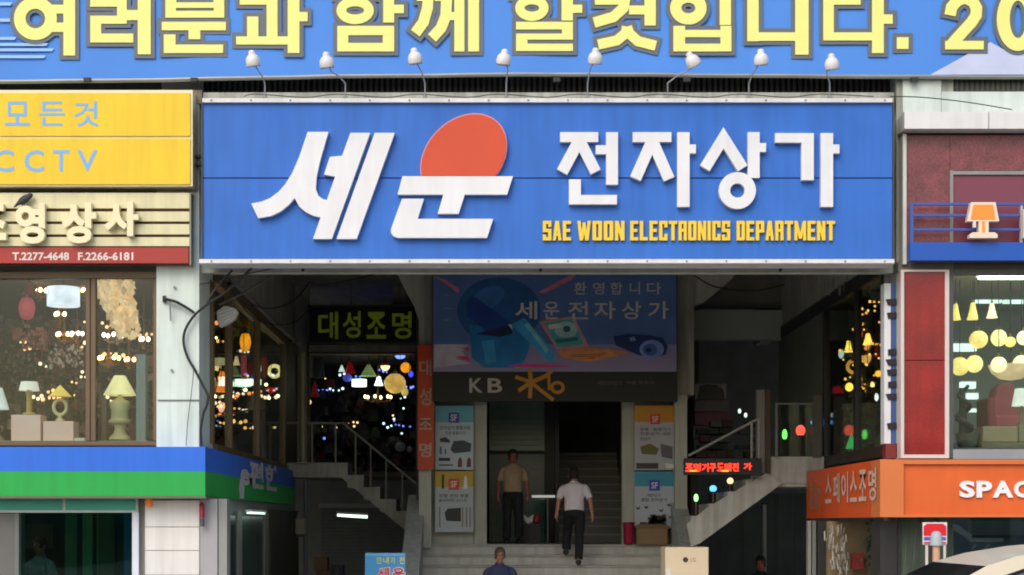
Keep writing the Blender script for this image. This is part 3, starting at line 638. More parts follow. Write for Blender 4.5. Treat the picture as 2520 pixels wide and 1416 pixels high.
# ground floor below the left band
YG = 21.95
gf = thing('street_shop', 'street shop with dark green glass and teal strip under the blue green band', 'shop', P(200, 1590, YG))
MB().pbox(-760, 1226, 340, 1262, YG, .3).build('frame', M('pale_frame', (196, 205, 200), .5), gf)
TL = M('teal_panel', (60, 170, 150), .4, .12, 1.5)
for a, c_ in ((-760, 153), (161, 332)): MB().pbox(a, 1231, c_, 1256, YG-.015, .02).build('teal_panel', TL, gf)
MB().pbox(325, 1262, 341, 1620, YG, .3).build('frame', M('lavender_white_frame', (226, 230, 244), .4), gf)
MB().pbox(342, 1226, 357, 1620, YG+.1, .3).build('frame', M('grey_frame', (150, 150, 146), .5), gf)
MB().pbox(-760, 1262, 36, 1620, YG+.05, .3).build('side_panel', M('grey_shop_panel', (108, 108, 104), .5, .15), gf)
MB().pbox(36, 1262, 46, 1620, YG+.02, .3).build('frame', M('dull_frame', (110, 120, 118), .5), gf)
MB().pbox(46, 1262, 325, 1620, YG+.12, .008).build('pane', DGLASS, gf)
MB().box(-10, XL-.3, 25, 25.1, 0.13, F2-.12).build('wall', M('green_dark_wall', (44, 62, 54), .8, .4, 1.2), gf)
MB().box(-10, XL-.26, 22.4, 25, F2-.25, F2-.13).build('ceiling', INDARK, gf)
MB().box(-10, XL-.26, 22.4, 25, .131, .15).build('floor', INDARK, gf); o = MB().box(-7.4, -6, 22.9, 23.1, 2.3, 2.34).build('added_fill_light', WHITE, gf); MB().box(-7.35, -6.05, 22.95, 23.05, 2.27, 2.298).build('tube', emat((215,250,235), 6), o)  # ceiling tube added to light the strips behind the glass
for px, wd, col in ((95, 70, (84,84,66)), (175, 30, (80,130,104)), (215, 24, (90,160,130)), (245, 14, (110,190,150)), (262, 40, (60,110,96)), (292, 26, (44,120,150)), (315, 20, (60,150,220))):
    MB().pbox(px-wd/2, 1290 if wd > 60 else 1265, px+wd/2, 1350 if wd > 60 else 1600, 24.2+random.random()*.5, .05).build('reflection_strip', M('reflection_tint_%d_%d_%d' % col, col, .9, .3, 2), gf)  # coloured strips stand in for reflections in the green glass
WP = M('white_cladding', (236, 234, 230), .5, .05, 1.5, streak=.10)
y_ = 1232
for h in (66, 58, 60, 60, 60, 60, 60):
    MB().pbox(357, y_, 490, y_+h-1.6, YG-.02, .5).build('cladding_panel', WP, gf); y_ += h
MB().pbox(358, 1222, 489, 1600, YG+.01, .4).build('backing', M('joint_grey', (190, 190, 186), .6), gf)
GC = M('grey_cladding2', (172, 170, 174), .5, .06)
MB().box(X(490.5,YG), X(535,YG), YG, YG+.3, .14, Z(1228,YG)).build('corner_panel', GC, gf)
MB().box(X(537,YG), X(558,YG), YG+.02, YG+.3, .14, Z(1228,YG)).build('corner_panel', M('grey_cladding3', (150, 152, 150), .5, .08), gf)
q = thing('beacon', 'small orange light box on top of the white cladding beside the teal strip', 'lamp', P(365, 1240, 21.8))
MB().pbox(356, 1226, 373, 1248, 21.8, .1).build('lens', M('orange_plastic', (226, 128, 48), .4, emit=.12), q, bevel=.02)
MB().pbox(359, 1220, 370, 1226, 21.82, .06).build('mount', DARK, q)
q = thing('fire_extinguisher', 'slim dark red extinguisher fixed at the edge of the white cladding', 'extinguisher', P(497, 1290, 21.85))
MB().tube([P(497,1275,21.85), P(497,1242,21.85), P(497,1237,21.85)], [.035,.035,.015], 10).build('cylinder', M('deep_red', (160, 32, 52), .4), q, smooth=True)
MB().tube([P(497,1296,21.85), P(497,1276,21.85)], .032, 10).build('base', M('purple_grey', (92, 84, 96), .5), q)

# passage ground floor, left wall with doors
sd = thing('side_shop_front', 'dim ground level shopfront with grey framed doors inside the left of the passage', 'shop front', (XL, 26, .13))
MB().box(XL-.02, XL+.02, 22.6, 31, 2.0, 2.02).build('rail', RAIL, sd)
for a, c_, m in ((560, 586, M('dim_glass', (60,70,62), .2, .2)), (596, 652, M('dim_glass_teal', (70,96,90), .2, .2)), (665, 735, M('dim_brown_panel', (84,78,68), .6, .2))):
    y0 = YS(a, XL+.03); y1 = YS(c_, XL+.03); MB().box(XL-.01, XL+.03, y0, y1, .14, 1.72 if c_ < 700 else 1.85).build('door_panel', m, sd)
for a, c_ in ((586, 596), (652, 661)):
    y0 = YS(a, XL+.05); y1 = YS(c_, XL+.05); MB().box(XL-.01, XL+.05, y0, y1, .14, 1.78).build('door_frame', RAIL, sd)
y0 = YS(612, XL+.25); o = thing('fluorescent_glow', 'short white tube reflection over the doors at the left of the passage', 'light', (XL+.25, y0, 1.74), 'fluorescent tubes in the passage')
MB().box(XL+.22, XL+.28, y0, YS(648, XL+.25), 1.75, 1.775).build('tube', emat((200,240,220), 1.4), o); MB().box(XL+.2, XL+.3, y0, YS(648, XL+.25), 1.78, 1.81).build('fitting', WHITE, o)  # glowing tube built in place of a reflection in the door glass
o = thing('fluorescent_glow', 'bright tube light under the left stairs', 'light', P(866, 1268, 32.5), 'fluorescent tubes in the passage')
MB().prism([(830,1265),(904,1269),(904,1276),(830,1271)], 32.5, .06).build('tube', emat((215,240,225), 2.2), o); MB().prism([(828,1260),(906,1264),(906,1267),(828,1263)], 32.5, .1).build('fitting', WHITE, o)
MB().tube([P(752,1180,31), P(752,1416,31), P(752,1530,31)], .04, 8).build('drain_pipe', M('pipe_dark_grey', (96,102,104), .6), sd)
o = thing('meter_box', 'small pale grey box and pipes fixed on the wall left of the dark opening', 'meter box', P(738, 1310, 30.8))
MB().pbox(727, 1276, 750, 1315, 30.8, .12).build('box', M('box_beige', (140, 134, 112), .6, .2), o, bevel=.01); MB().pbox(730, 1316, 748, 1322, 30.8, .14).build('tray', DARK, o)
MB().tube([P(733,1276,30.8), P(733,1262,30.85)], .012, 6).build('pipe', RAIL, o)

o = thing('roller_shutter', 'dark closed roller shutter at the back of the opening under the left stairs', 'shutter', P(880, 1520, 36.5))
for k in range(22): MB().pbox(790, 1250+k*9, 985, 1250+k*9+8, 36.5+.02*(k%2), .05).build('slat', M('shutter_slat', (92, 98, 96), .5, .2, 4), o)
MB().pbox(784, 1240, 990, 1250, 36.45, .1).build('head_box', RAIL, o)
for i, (a_, y_, w_, h_, cc) in enumerate(((772,1372,34,30,(120,96,66)),(778,1402,40,40,(104,84,60)),(815,1392,30,50,(70,74,90)))):
    o = thing('storage_box', ['brown carton on top of the pile under the left stairs', 'wide brown carton at the bottom of the pile under the left stairs', 'blue grey crate beside the cartons under the left stairs'][i], 'box', P(a_+w_/2, y_+h_, 34), 'boxes under the left stairs')
    MB().pbox(a_, y_, a_+w_, y_+h_, 34, .35).build('side', M('under_box_%d' % i, cc, .8, .2, 4), o, bevel=.008); MB().pbox(a_+w_*.45, y_+.5, a_+w_*.55, y_+h_, 33.995, .004).build('tape', BROWN, o)
o = thing('post', 'thin pale post standing in the dark under the right flight', 'post', P(1882, 1500, 30.5)); MB().tube([P(1882,1240,30.5), P(1882,1560,30.5)], .03, 8).build('shaft', RAIL, o); MB().cbox(P(1882,1240,30.5), .12, .12, .03).build('plate', DARK, o)
o = thing('market_shutter', 'dim grey panelled partition at the back under the right flight', 'partition', P(1850, 1500, 34))
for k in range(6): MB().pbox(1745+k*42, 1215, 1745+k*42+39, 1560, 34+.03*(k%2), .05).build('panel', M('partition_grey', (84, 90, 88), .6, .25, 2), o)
# ------------------------------------------------------------------ glazed side shop on the left of the passage
ss = thing('side_lamp_shop', 'glazed lamp shop running back along the left side of the passage', 'shop', (XL, 27, F2))
XG = XL + .02
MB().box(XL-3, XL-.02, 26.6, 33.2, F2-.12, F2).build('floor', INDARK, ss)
MB().box(XL-.06, XG+.04, 23.1, 33, 4.86, 4.99).build('glazing_head', BROWN, ss); MB().box(XL-.06, XG+.04, 23.1, 33, F2-.09, F2+.06).build('glazing_sill', BROWN, ss)
for px in (527, 572, 640, 703): y0 = YS(px, XG+.03); MB().box(XL-.05, XG+.03, y0-.06, y0+.06, F2+.06, 4.86).build('mullion', BROWN, ss)
y0 = YS(703, XG+.03); MB().box(XL-.04, XG+.02, y0+.1, 33, F2+.06, 4.86).build('wall_panel', M('brown_dark_panel', (72, 62, 50), .6, .2), ss)
MB().box(XL-.01, XL, 23.15, y0, F2+.06, 4.86).build('pane', IGLASS, ss)
MB().box(XL-1.6, XL-1.5, 26.5, 33, F2, 5).build('wall', M('side_shop_wall', (56, 40, 30), .8, .5, 3), ss)
clutter(ss, 'goods_on_wall', XL-1.45, XL-.8, 26.4, 31, F2+.05, 4.8, 260, [(110,64,36),(60,36,24),(150,104,60),(36,28,24),(96,32,26),(70,62,54)], (.06,.28))
sparkle(ss, XL-1.0, XL-.3, 23.6, 31, 3.2, 4.7, 44, [(255,190,110),(255,150,80),(255,225,190)])
XI = XL - .42
gs = 'lamps behind the glass on the left of the passage'
def sl_(px, py, wpx, hpx, rgb, e, label, shape='globe', **k): return pendant(px, py, YS(px, XI), wpx, hpx, rgb, e*1.2 if e < 3 else e, label, shape, 4.95, gs, **k)
sl_(604, 843, 28, 42, (255, 160, 36), 1.1, 'tall orange yellow lantern glowing behind the side glass', 'lantern')
sl_(547, 940, 34, 50, (255, 140, 50), 1.0, 'orange glowing shade near the pale column side', 'bell')
sl_(564, 945, 24, 42, (255, 246, 220), 1.6, 'white ring lamp beside the orange shade', 'ring')
sl_(622, 941, 42, 13, (225, 255, 205), 2.2, 'greenish white tube lamp in the middle of the side window', 'drum')
sl_(676, 914, 34, 40, (248, 232, 160), 1.1, 'curled pale yellow ring lamp near the dark post', 'ring')
sl_(668, 962, 30, 14, (206, 40, 36), .5, 'red bowl lamp below the curled ring lamp', 'bowl')
sl_(600, 905, 14, 60, (196, 88, 92), .3, 'slim pinkish column lamp under the orange lantern', 'drum')
sl_(545, 1003, 16, 26, (255, 170, 150), 1.2, 'small pink glowing bulb lamp low in the side window', 'globe')
sl_(628, 985, 60, 48, (120, 116, 116), .0, 'grey unlit cone shade in the side window', 'cone')
sl_(540, 890, 34, 16, (214, 206, 160), .35, 'cream flat shade in the upper left of the side window', 'drum')
sl_(582, 888, 18, 22, (240, 210, 160), .6, 'small cream bell lamp below the orange lantern', 'bell')
sl_(634, 890, 12, 28, (230, 220, 180), .5, 'narrow cream tube lamp right of the slim pink lamp', 'drum')
sl_(650, 905, 20, 50, (140, 60, 36), .25, 'dark orange hanging shade before the dark post', 'lantern')
for i, (px, py, s_) in enumerate(((561, 843, 9), (529, 976, 9), (571, 976, 8), (662, 980, 8), (684, 975, 9), (655, 947, 8), (604, 960, 9), (532, 832, 6))):
    sl_(px, py, s_, s_, (255, 215, 160), 7, ['single warm bulb left of the orange lantern', 'bare bulb at the column edge of the side window', 'bare bulb under the white ring lamp', 'warm bulb under the red bowl lamp, left of two', 'warm bulb under the red bowl lamp, right of two', 'pinkish bulb just above the red bowl lamp', 'bulb beside the grey cone shade', 'faint bulb high beside the column'][i], cord=False, cat='bulb', name='bulb')
o = thing('hanging_rail', 'pale horizontal bar low in the side window', 'rail', P(580, 1027, 25))
MB().tube([(XI, YS(531,XI), Z(1027,26)), (XI, YS(634,XI), Z(1027,26)+.45)], .02, 6).build('bar', M('pale_bar', (190,190,175), .5), o)
MB().box(XI-.02, XI+.02, YS(634,XI), YS(638,XI), 3.4, 3.75).build('end_plate', M('pale_bar', (190,190,175), .5), o)
# dark slanted duct and rods under the lintel
o = thing('wall_pipe', 'grey pipe running back along the top of the left side glazing', 'pipe', P(540, 690, 23.3))
MB().tube([(XG+.12, 23.0, 5.02), (XG+.12, 28, 4.98), (XG+.12, 32.6, 5.0)], .035, 8).build('pipe', M('pipe_grey', (130, 130, 132), .6), o)
for yy in (24, 26.4, 29, 31.5): MB().box(XG, XG+.16, yy, yy+.04, 4.97, 5.0).build('clamp', DARK, o)
o = thing('bracing_rod', 'thin grey rod crossing the pipe at the top left of the passage', 'rod', P(547, 747, 23))
MB().tube([P(540,750,22.9), P(600,722,23.4), P(690,668,24)], .014, 6).build('rod', M('pipe_grey', (130, 130, 132), .6), o)
o = thing('floodlight', 'white fan shaped floodlight at the top left inside the passage', 'floodlight', P(556, 780, 23))
MB().prism([(532,766),(552,752),(578,758),(586,768),(578,786),(556,800),(540,806),(534,790)], 22.95, .12).build('housing', M('floodlight_white', (205,205,205), .5), o, bevel=.01)
for k in range(4): MB().tube([P(538+k*4, 770+k*8, 22.94), P(572+k*3-k*5, 760+k*8, 22.94)], .008, 5).build('rib', WHITE, o)
MB().tube([P(532,780,23.05), P(520,770,23.2), P(508,768,23.3)], .02, 6).build('arm', DARK, o)

# cables over the pale column
cable('thick black cable looping down the edge of the pale column', [(640,640,21.9),(560,716,22.0),(516,745),(480,775),(456,812),(452,845),(462,880),(482,915),(500,950),(512,975),(508,1000),(500,1020),(494,1060),(496,1098)], .017)
cable('black cable from the wall bracket to the column edge', [(404,736),(430,742),(455,755),(478,770)], .02)
cable('thin cable hanging across the foot of the pale column', [(478,900),(472,960),(462,1040),(458,1098)], .005)
cable('cable running up from the column into the passage ceiling', [(500,760,21.95),(530,712,22.0),(572,665,22.02)], .014)
cable('second thin cable beside the looping cable above the floodlight', [(492,700,21.93),(545,690,22.0),(620,672,22.0),(700,655,22.02)], .008)
cable('thin sagging wire from the sign corner to the pale wall on the right', [(2190,238,21.8),(2270,240,21.8),(2380,252,21.8),(2490,270,21.85)], .007)
cable('slack cable hanging across the dark upper left of the passage', [(552,668,23.2),(600,735,24.5),(660,760,26.5),(720,742,29),(758,700,32)], .013)
cable('second slack cable lower across the upper left of the passage', [(560,700,23.4),(610,770,25),(668,800,27.5),(730,790,30.5),(765,752,32.5)], .011)
cable('cable drooping under the ceiling from the left haunch', [(700,672,25),(780,700,27),(860,690,29),(950,668,29.6)], .01)
cable('cable looping down beside the right haunch', [(1700,672,25),(1760,706,27),(1850,716,29),(1935,700,30.5),(2040,676,28)], .011)
cable('thin wire along the right glazing head', [(2030,700,27),(2080,706,25.4),(2130,690,24),(2172,668,23)], .008)
o = thing('wall_bracket', 'dark metal bracket on the pale column beside the shop window', 'bracket', P(410, 740, 21.95))
MB().tube([P(402,735,21.96), P(440,745,21.8)], .012, 6).build('arm', DARK, o); MB().tube([P(418,742,21.9), P(420,790,21.96)], .01, 6).build('strut', RAIL, o); MB().pbox(400, 728, 408, 744, 21.95, .04).build('plate', DARK, o)
for px, py, lb in ((423, 912, 'small round stain plug on the pale column'), (430, 708, 'tiny bolt on the pale column near its top')):
    tag(MB().lathe(P(px,py,21.99), [(0,.0),(.018,0),(.018,.02),(0,.02)], 8, (0,-1,0)).build('bolt', RAIL), lb, 'bolt')
MB().pbox(478, 246, 488, 470, 21.98, .015).build('conduit', M('conduit_grey', (150,150,140), .6), bd)
for y in (382, 402): MB().pbox(476, y, 500, y+5, 21.9, .08).build('clamp', DARK, bd)

# ------------------------------------------------------------------ back left: green lettered sign and lamp shop
gsn = thing('shop_sign', 'black signboard with dim green Korean letters at the back left of the passage', 'sign', P(895, 845, 32.6))
MB().pbox(757, 750, 1035, 846, 32.6, .25).build('box', M('sign_black_green', (30, 40, 30), .6), gsn); MB().pbox(765, 756, 1024, 840, 32.585, .014).build('face', M('sign_face_black', (18, 24, 20), .5), gsn)
for a, c_, d, e_ in ((757, 750, 1035, 754), (757, 842, 1035, 847), (757, 754, 761, 842), (1030, 754, 1035, 842)): MB().pbox(a, c_, d, e_, 32.57, .02).build('rim', M('olive_rim', (84, 90, 76), .6), gsn)
GLT = M('letter_green', (150, 172, 50), .6, .1, emit=.05)
for s, a, b1, c_, d in (('대', 783, 768, 832, 835), ('성', 843, 766, 888, 832), ('조', 902, 768, 950, 834), ('명', 965, 767, 1013, 834)): ftext('letter', s, a, b1, c_, d, 32.58, GLT, gsn, .02)
bs = thing('rear_lamp_shop', 'crowded lamp shop behind glass at the back left of the passage', 'shop', P(895, 1140, YB))
MB().pbox(757, 870, 762, 1140, YB-.02, .1).build('window_frame', BROWN, bs); MB().pbox(1022, 870, 1030, 1140, YB-.02, .1).build('window_frame', DARK, bs); MB().pbox(757, 866, 1030, 871, YB-.02, .1).build('window_frame', BROWN, bs)
MB().pbox(762, 871, 1022, 1140, YB+.04, .01).build('pane', IGLASS, bs)
MB().box(X(740,34.5), X(1036,34.5), 36, 36.1, F2, 6).build('wall', M('rear_shop_wall', (26, 25, 32), .8, .5, 3), bs)
MB().box(X(720,33), X(1036,34.5), 33.2, 36, 4.95, 5.05).build('ceiling', INDARK, bs); MB().box(XL, X(1036,33), 33.2, 36, F2-.1, F2).build('floor', INDARK, bs)
clutter(bs, 'shop_goods', -3.7, -1.3, 34.6, 35.8, F2+.05, F2+1.9, 210, [(34,32,44),(60,56,70),(22,20,26),(84,30,34),(30,38,64),(96,90,96),(36,46,34)], (.06,.28))
sparkle(bs, -3.6, -1.4, 34.2, 35.4, 3.3, 4.8, 26, [(255,205,140),(120,130,255),(220,240,255)], (.014,.03))
gb = 'lamps in the rear shop window'
def rl(px, py, wpx, hpx, rgb, e, label, shape='globe', Y=34.0, **k): return pendant(px, py, Y, wpx, hpx, rgb, e if e < 2.6 else 2.6, label, shape, 4.95, gb, **k)
rl(884, 943, 36, 17, (225,255,240), 3, 'bright white oblong lamp in the rear shop window', 'drum')
rl(932, 938, 22, 22, (240,255,255), 3, 'small bright white lamp left of the big beige globe', 'bell')
rl(972, 944, 54, 50, (226,176,92), .7, 'big beige globe lamp in the rear shop window', 'globe', 33.8)
rl(998, 905, 25, 26, (250,150,30), .9, 'orange globe lamp above the big beige globe', 'globe', 33.9)
rl(985, 878, 32, 12, (110,130,255), 2.2, 'blue glowing bowl lamp at the top of the rear window', 'bowl')
rl(1011, 921, 12, 16, (60,70,255), 1.6, 'small blue lamp beside the red vertical sign', 'globe')
rl(915, 862, 62, 7, (60,50,200), .9, 'violet tube light along the top of the rear window', 'drum', cord=False)
rl(861, 905, 28, 26, (130,16,16), .4, 'dark red shade in the rear window', 'bell')
rl(841, 907, 16, 16, (205,225,220), .8, 'small white shade left of the dark red one', 'cone')
rl(855, 930, 24, 20, (80,80,190), .5, 'violet blue lamp under the dark red shade', 'globe')
rl(907, 912, 40, 28, (150,170,110), .35, 'pale green cone shade in the middle of the rear window', 'cone')
rl(948, 907, 24, 12, (255,214,150), 1.6, 'warm cream bowl lamp above the beige globe', 'bowl')
rl(948, 890, 22, 14, (70,14,14), .1, 'maroon cap shade over the cream bowl lamp', 'bell')
rl(780, 900, 36, 60, (70,70,72), .0, 'unlit grey shade at the left of the rear window', 'drum', 34.4)
rl(775, 960, 22, 34, (120,24,24), .2, 'dim red shade low at the left of the rear window', 'bell', 34.2)
rl(996, 965, 18, 22, (220,200,120), .5, 'small yellow green lamp right of the beige globe', 'globe')
rl(762, 990, 9, 12, (250,205,160), 1.2, 'faint warm bulb near the pale pole', 'globe', 34.2, cord=False)
rl(985, 1100, 26, 24, (110,110,120), .05, 'dim round lamp low in the rear window', 'globe', 33.8)
rl(1008, 1106, 14, 16, (120,100,120), .05, 'dim violet lamp low beside the red vertical sign', 'globe', 33.8)
chandelier(930, 982, 33.8, 66, 6, (255,225,160), 6, 'brass chandelier with small bulbs under the white oblong lamp', gb, 4.95)
# vertical red sign
vs = thing('vertical_sign', 'narrow orange red vertical sign with pale Korean letters beside the dark blue banner', 'sign', P(1048, 1155, 29.6))
MB().pbox(1028, 850, 1068, 1156, 29.6, .15).build('board', M('sign_orange_red', (214, 74, 34), .5, .12, 2), vs)
VL = M('letter_pale_grey', (200, 176, 160), .6)
for s, y0, y1 in (('대', 886, 924), ('성', 955, 998), ('조', 1030, 1058), ('명', 1090, 1126)): ftext('letter', s, 1032, y0, 1062, y1, 29.597, VL, vs, .02)

# ------------------------------------------------------------------ stairs
ST = M('stair_stone', (214, 212, 204), .8, .12, 3, bump=.2, streak=.15); TR = M('stair_tread', (186, 184, 178), .8, .15, 3)
ms = thing('main_stairs', 'grey stone steps rising to the dark entrance in the middle of the passage', 'stairs', (1, 28, .13))
XS0, XS1 = -1.12, 3.22
for k in range(1, 7):
    zz = 1.243 - .178*k; y0 = 30 - .3*k
    MB().box(XS0, XS1, y0, 30.2, max(.131, zz-.178), zz-.04).build('riser', ST, ms)
    MB().box(XS0, XS1, y0-.03, y0+.34, zz-.04, zz).build('tread', TR, ms, bevel=.006)
MB().box(XS0, XS1, 30, 33, 1.065, 1.2).build('riser', ST, ms); MB().box(XS0, XS1, 29.965, 33, 1.2, 1.243).build('landing_floor', TR, ms)
pp = M('parapet_grey', (188, 194, 192), .75, .12, 3, streak=.2)
for x0, x1, y1 in ((-1.42, -1.12, 30.6), (3.22, 3.5, 30.3)):
    MB().xprism([(27.6, .13), (27.6, .75), (y1, 2.12), (y1+.2, 2.12), (y1+.2, .13)], x0, x1).build('parapet', pp, ms)
# left side flight
ST2 = M('flight_concrete', (176, 175, 168), .85, .15, 3, bump=.25, streak=.25); RAIL2 = M('dull_rail', (112, 110, 104), .5, .1, 6)
def flight(label, Y, px0, py0, dx, dy, n, sgn, landing, pyb):
    t = thing('side_stairs', label, 'stairs', P(px0, py0, Y))
    depth = 1.3
    a, c_, y0, y1 = landing
    MB().pbox(a, y0, c_, y1, Y, depth).build('landing', ST2, t); MB().pbox(a, y1, c_-8*sgn if sgn > 0 else c_, y1+8, Y+.03, depth).build('soffit', DCONC, t)
    x, y = px0, py0
    for k in range(n):
        y2 = y+dy; xe = x+dx*sgn
        MB().pbox(min(x,xe), y2, max(x,xe), y2+dy*1.05, Y, depth).build('step', ST2, t)
        x, y = xe, y2
    pts = [(px0-28*sgn, py0+25)]; pts = [(px0-26*sgn, y1), (px0+1*sgn, y1)]
    pts += [(px0, py0+dy), (px0+dx*sgn*(n-.3), py0+dy*(n+.7)), (px0+dx*sgn*n, py0+dy*(n+2.2))]
    if sgn < 0: pts = pts[::-1]
    MB().prism(pts, Y+.012, depth-.05).build('stringer', ST2, t)
    return t
fl = flight('left flight of grey steps coming down from the left landing to the entrance', 31.3, 855, 1140, 40, 29.5, 5, 1, (700, 855, 1139, 1167), 0)
def railing(label, Y, pts, posts, r=.022, bot=None):
    t = thing('railing', label, 'railing', P(pts[0][0], pts[0][1]+90, Y))
    MB().tube([P(a, c_, Y) for a, c_ in pts], r, 8).build('handrail', RAIL, t)
    for a, y0, y1, rr in posts: MB().tube([P(a, y0, Y), P(a, y1, Y)], rr, 6).build('baluster', RAIL, t)
    return t
railing('grey railing along the left landing and down the left flight', 31.25, [(706,1041),(845,1042),(1050,1212)],
        [(735,1042,1140,.03),(768,1042,1140,.02),(826,1042,1140,.018),(875,1068,1168,.016),(912,1098,1197,.014),(950,1130,1227,.014),(990,1163,1258,.014)])
o = thing('pole', 'tall pale steel pole standing at the left landing', 'pole', P(745, 1140, 31.1)); MB().tube([P(746,868,31.1), P(746,1140,31.1)], .05, 10).build('shaft', M('pale_pole', (150,146,136), .5), o, smooth=True)
MB().cbox(P(746,1139,31.1), .2, .2, .02).build('foot_plate', RAIL, o)
fr_ = flight('right flight of grey steps going up to the right landing', 26.66, 1880, 1150, 45, 30, 4, -1, (1880, 2028, 1124, 1190), 0)
t = fr_
MB().prism([(1885,1165),(1925,1190),(1722,1338),(1700,1345),(1690,1290),(1740,1250)], 26.63, .06).build('side_panel', ST2, t)
railing('thin railing rising along the right flight', 26.6, [(1694,1122),(1868,1030)], [(1850,1040,1180,.02),(1868,1030,1180,.02)], .02)
o = thing('glass_balustrade', 'framed glass balustrade in front of the coloured garden lamps', 'balustrade', P(1960, 1126, 26.9))
for a in ((1908,992,1914,1126),(1914,992,2003,996)): MB().pbox(*a, 26.62, .05).build('frame', RAIL2, o)
MB().pbox(2000, 974, 2022, 1126, 26.62, .1).build('post', M('dull_post', (84,80,76), .6), o); MB().pbox(1914, 996, 2000, 1124, 26.64, .01).build('pane', GLASS, o)
for a, c_, m in ((1862, 1882, RAIL2), (1883, 1896, M('dark_brown_wood', (70,52,36), .6))): o = tag(MB().pbox(a, 960, c_, 1165, 26.6, .12).build('post', m), 'grey post between the right flight and the glass balustrade' if a == 1862 else 'dark brown post next to the glass balustrade', 'post')

# ------------------------------------------------------------------ centre: dark banner, portal
cb = thing('banner', 'shaded dark blue welcome banner with laptop and camera pictures over the entrance', 'banner', P(1365, 985, 29.55))
YK = 29.5
MB().pbox(1064, 672, 1667, 988, YK, .2).build('board', M('banner_black_band', (50, 52, 48), .6), cb)
BN = M('banner_deep_blue', (100, 138, 204), .5, .18, 1.4); MB().pbox(1066, 674, 1665, 848, YK-.012, .01).build('print_background', BN, cb)
MB().pbox(1066, 848.1, 1665, 915, YK-.012, .01).build('print_background', M('banner_mauve', (168, 160, 206), .5, .1, 1.2), cb)
def flat(pts, rgb, dy, nm='print_shape'): return MB().prism(pts, YK-dy, .002).build(nm, M('print_%d_%d_%d' % rgb, tuple(min(255, int(v*1.22)+6) for v in rgb), .5, .22, 4), cb)
def ell(cx, cy, rx, ry, n=36, a0=0, a1=2*math.pi, rot=0):
    out = []
    for i in range(n + (0 if a1-a0 > 6 else 1)):
        t = a0+(a1-a0)*i/n; u, v = rx*math.cos(t), ry*math.sin(t); out.append((cx+u*math.cos(rot)-v*math.sin(rot), cy+u*math.sin(rot)+v*math.cos(rot)))
    return out
flat(ell(1228,765,103,82), (34,84,140), .016); flat([(1155,800),(1302,800),(1302,860),(1290,890),(1265,905),(1190,905),(1160,880)], (24,112,176), .018)
flat([(1160,730),(1175,735),(1262,800),(1250,822),(1200,818),(1150,780),(1148,745)], (22,62,136), .020); flat([(1170,822),(1255,800),(1262,822),(1230,830)], (16,40,70), .0215)
flat([(1258,800),(1290,782),(1366,868),(1362,893),(1345,885)], (54,150,210), .023)
flat([(1070,680),(1100,690),(1130,712),(1128,722)], (190,110,140), .019); flat([(1420,672),(1405,690),(1340,722),(1325,720),(1380,690)], (190,110,140), .019)
flat([(1070,848),(1150,848),(1150,862),(1135,865),(1150,880),(1120,882),(1160,895),(1068,905)], (176,170,190), .0175)
flat([(1137,858),(1152,853),(1155,866)], (190,60,110), .0195); flat([(1120,878),(1150,876),(1158,890)], (190,60,110), .0195); flat([(1280,895),(1400,900),(1400,903),(1330,905),(1250,902)], (190,60,130), .0195)
flat([(1326,792),(1412,778),(1450,855),(1372,862)], (190,130,140), .025); flat([(1340,795),(1407,783),(1438,848),(1372,856)], (70,160,160), .0275); flat(ell(1393,812,28,20), (150,190,190), .0285); flat(ell(1395,810,9,8), (50,80,110), .0295)
flat([(1372,864),(1450,856),(1535,864),(1548,868),(1480,886),(1440,890),(1385,880)], (206,130,80), .026); flat([(1400,872),(1500,868),(1460,883),(1410,880)], (150,84,40), .0275)
flat([(1510,828),(1545,822),(1600,826),(1630,832),(1643,850),(1640,872),(1610,882),(1570,874),(1515,850)], (24,50,100), .0255); flat(ell(1604,860,30,23), (110,140,200), .0275); flat(ell(1600,861,18,15), (60,90,160), .0285); flat(ell(1596,862,7,6), (20,36,90), .0295)
for k_ in range(4): flat([(1388+k_*7,868+k_*4),(1500+k_*8,864+k_*4),(1500+k_*8,865.5+k_*4),(1388+k_*7,869.5+k_*4)], (226,160,110), .030)
flat([(1348,800),(1378,796),(1384,806),(1352,811)], (200,220,226), .030); flat([(1366,836),(1420,830),(1424,838),(1370,845)], (40,110,120), .030)
flat(ell(1200,735,46,26,24,rot=-.5), (52,108,170), .0168); flat([(1185,840),(1215,836),(1222,892),(1196,896)], (48,140,200), .0195); flat([(1290,800),(1300,794),(1350,860),(1345,870)], (110,190,235), .0245)
flat([(1548,832),(1560,829),(1566,838),(1552,840)], (120,140,190), .0285); flat([(1262,812),(1250,800),(1258,798)], (200,210,230), .0235)
for y in (725, 757, 786): flat([(1090,y),(1108,y+1),(1120,y+3),(1092,y+4)], (90,150,130), .016)
WT = M('banner_letter_pale', (236,230,226), .5, .1)
for s, a, c_ in (('환', 1413, 1443), ('영', 1459, 1487), ('합', 1502, 1532), ('니', 1550, 1575), ('다', 1592, 1628)): ftext('letter', s, a, 695, c_, 725, YK-.033, WT, cb, .008)
for i, (s, a, c_) in enumerate((('세', 1268, 1322), ('운', 1338, 1376), ('전', 1398, 1448), ('자', 1462, 1515), ('상', 1530, 1578), ('가', 1595, 1646))): ftext('letter', s, a, 742, c_, 786, YK-.033, WT, cb, .012)
for s, a, c_ in (('K', 1155, 1188), ('B', 1200, 1236)): ftext('letter', s, a, 931, c_, 967, YK-.014, M('kb_grey', (200,198,190), .5), cb, .02)
AM = M('logo_amber', (214,150,44), .5, .05)
g = Glyph(); g.path([(1303,905),(1307,940),(1304,980)], 10); g.path([(1268,928),(1305,940),(1345,972),(1362,985)], 9); g.path([(1276,962),(1306,942),(1345,925),(1358,912)], 10); g.ring(1372, 954, 18, 16, 8); g.path([(1350,920),(1352,960)], 7); g.build('emblem', AM, cb, YK-.014, .002)
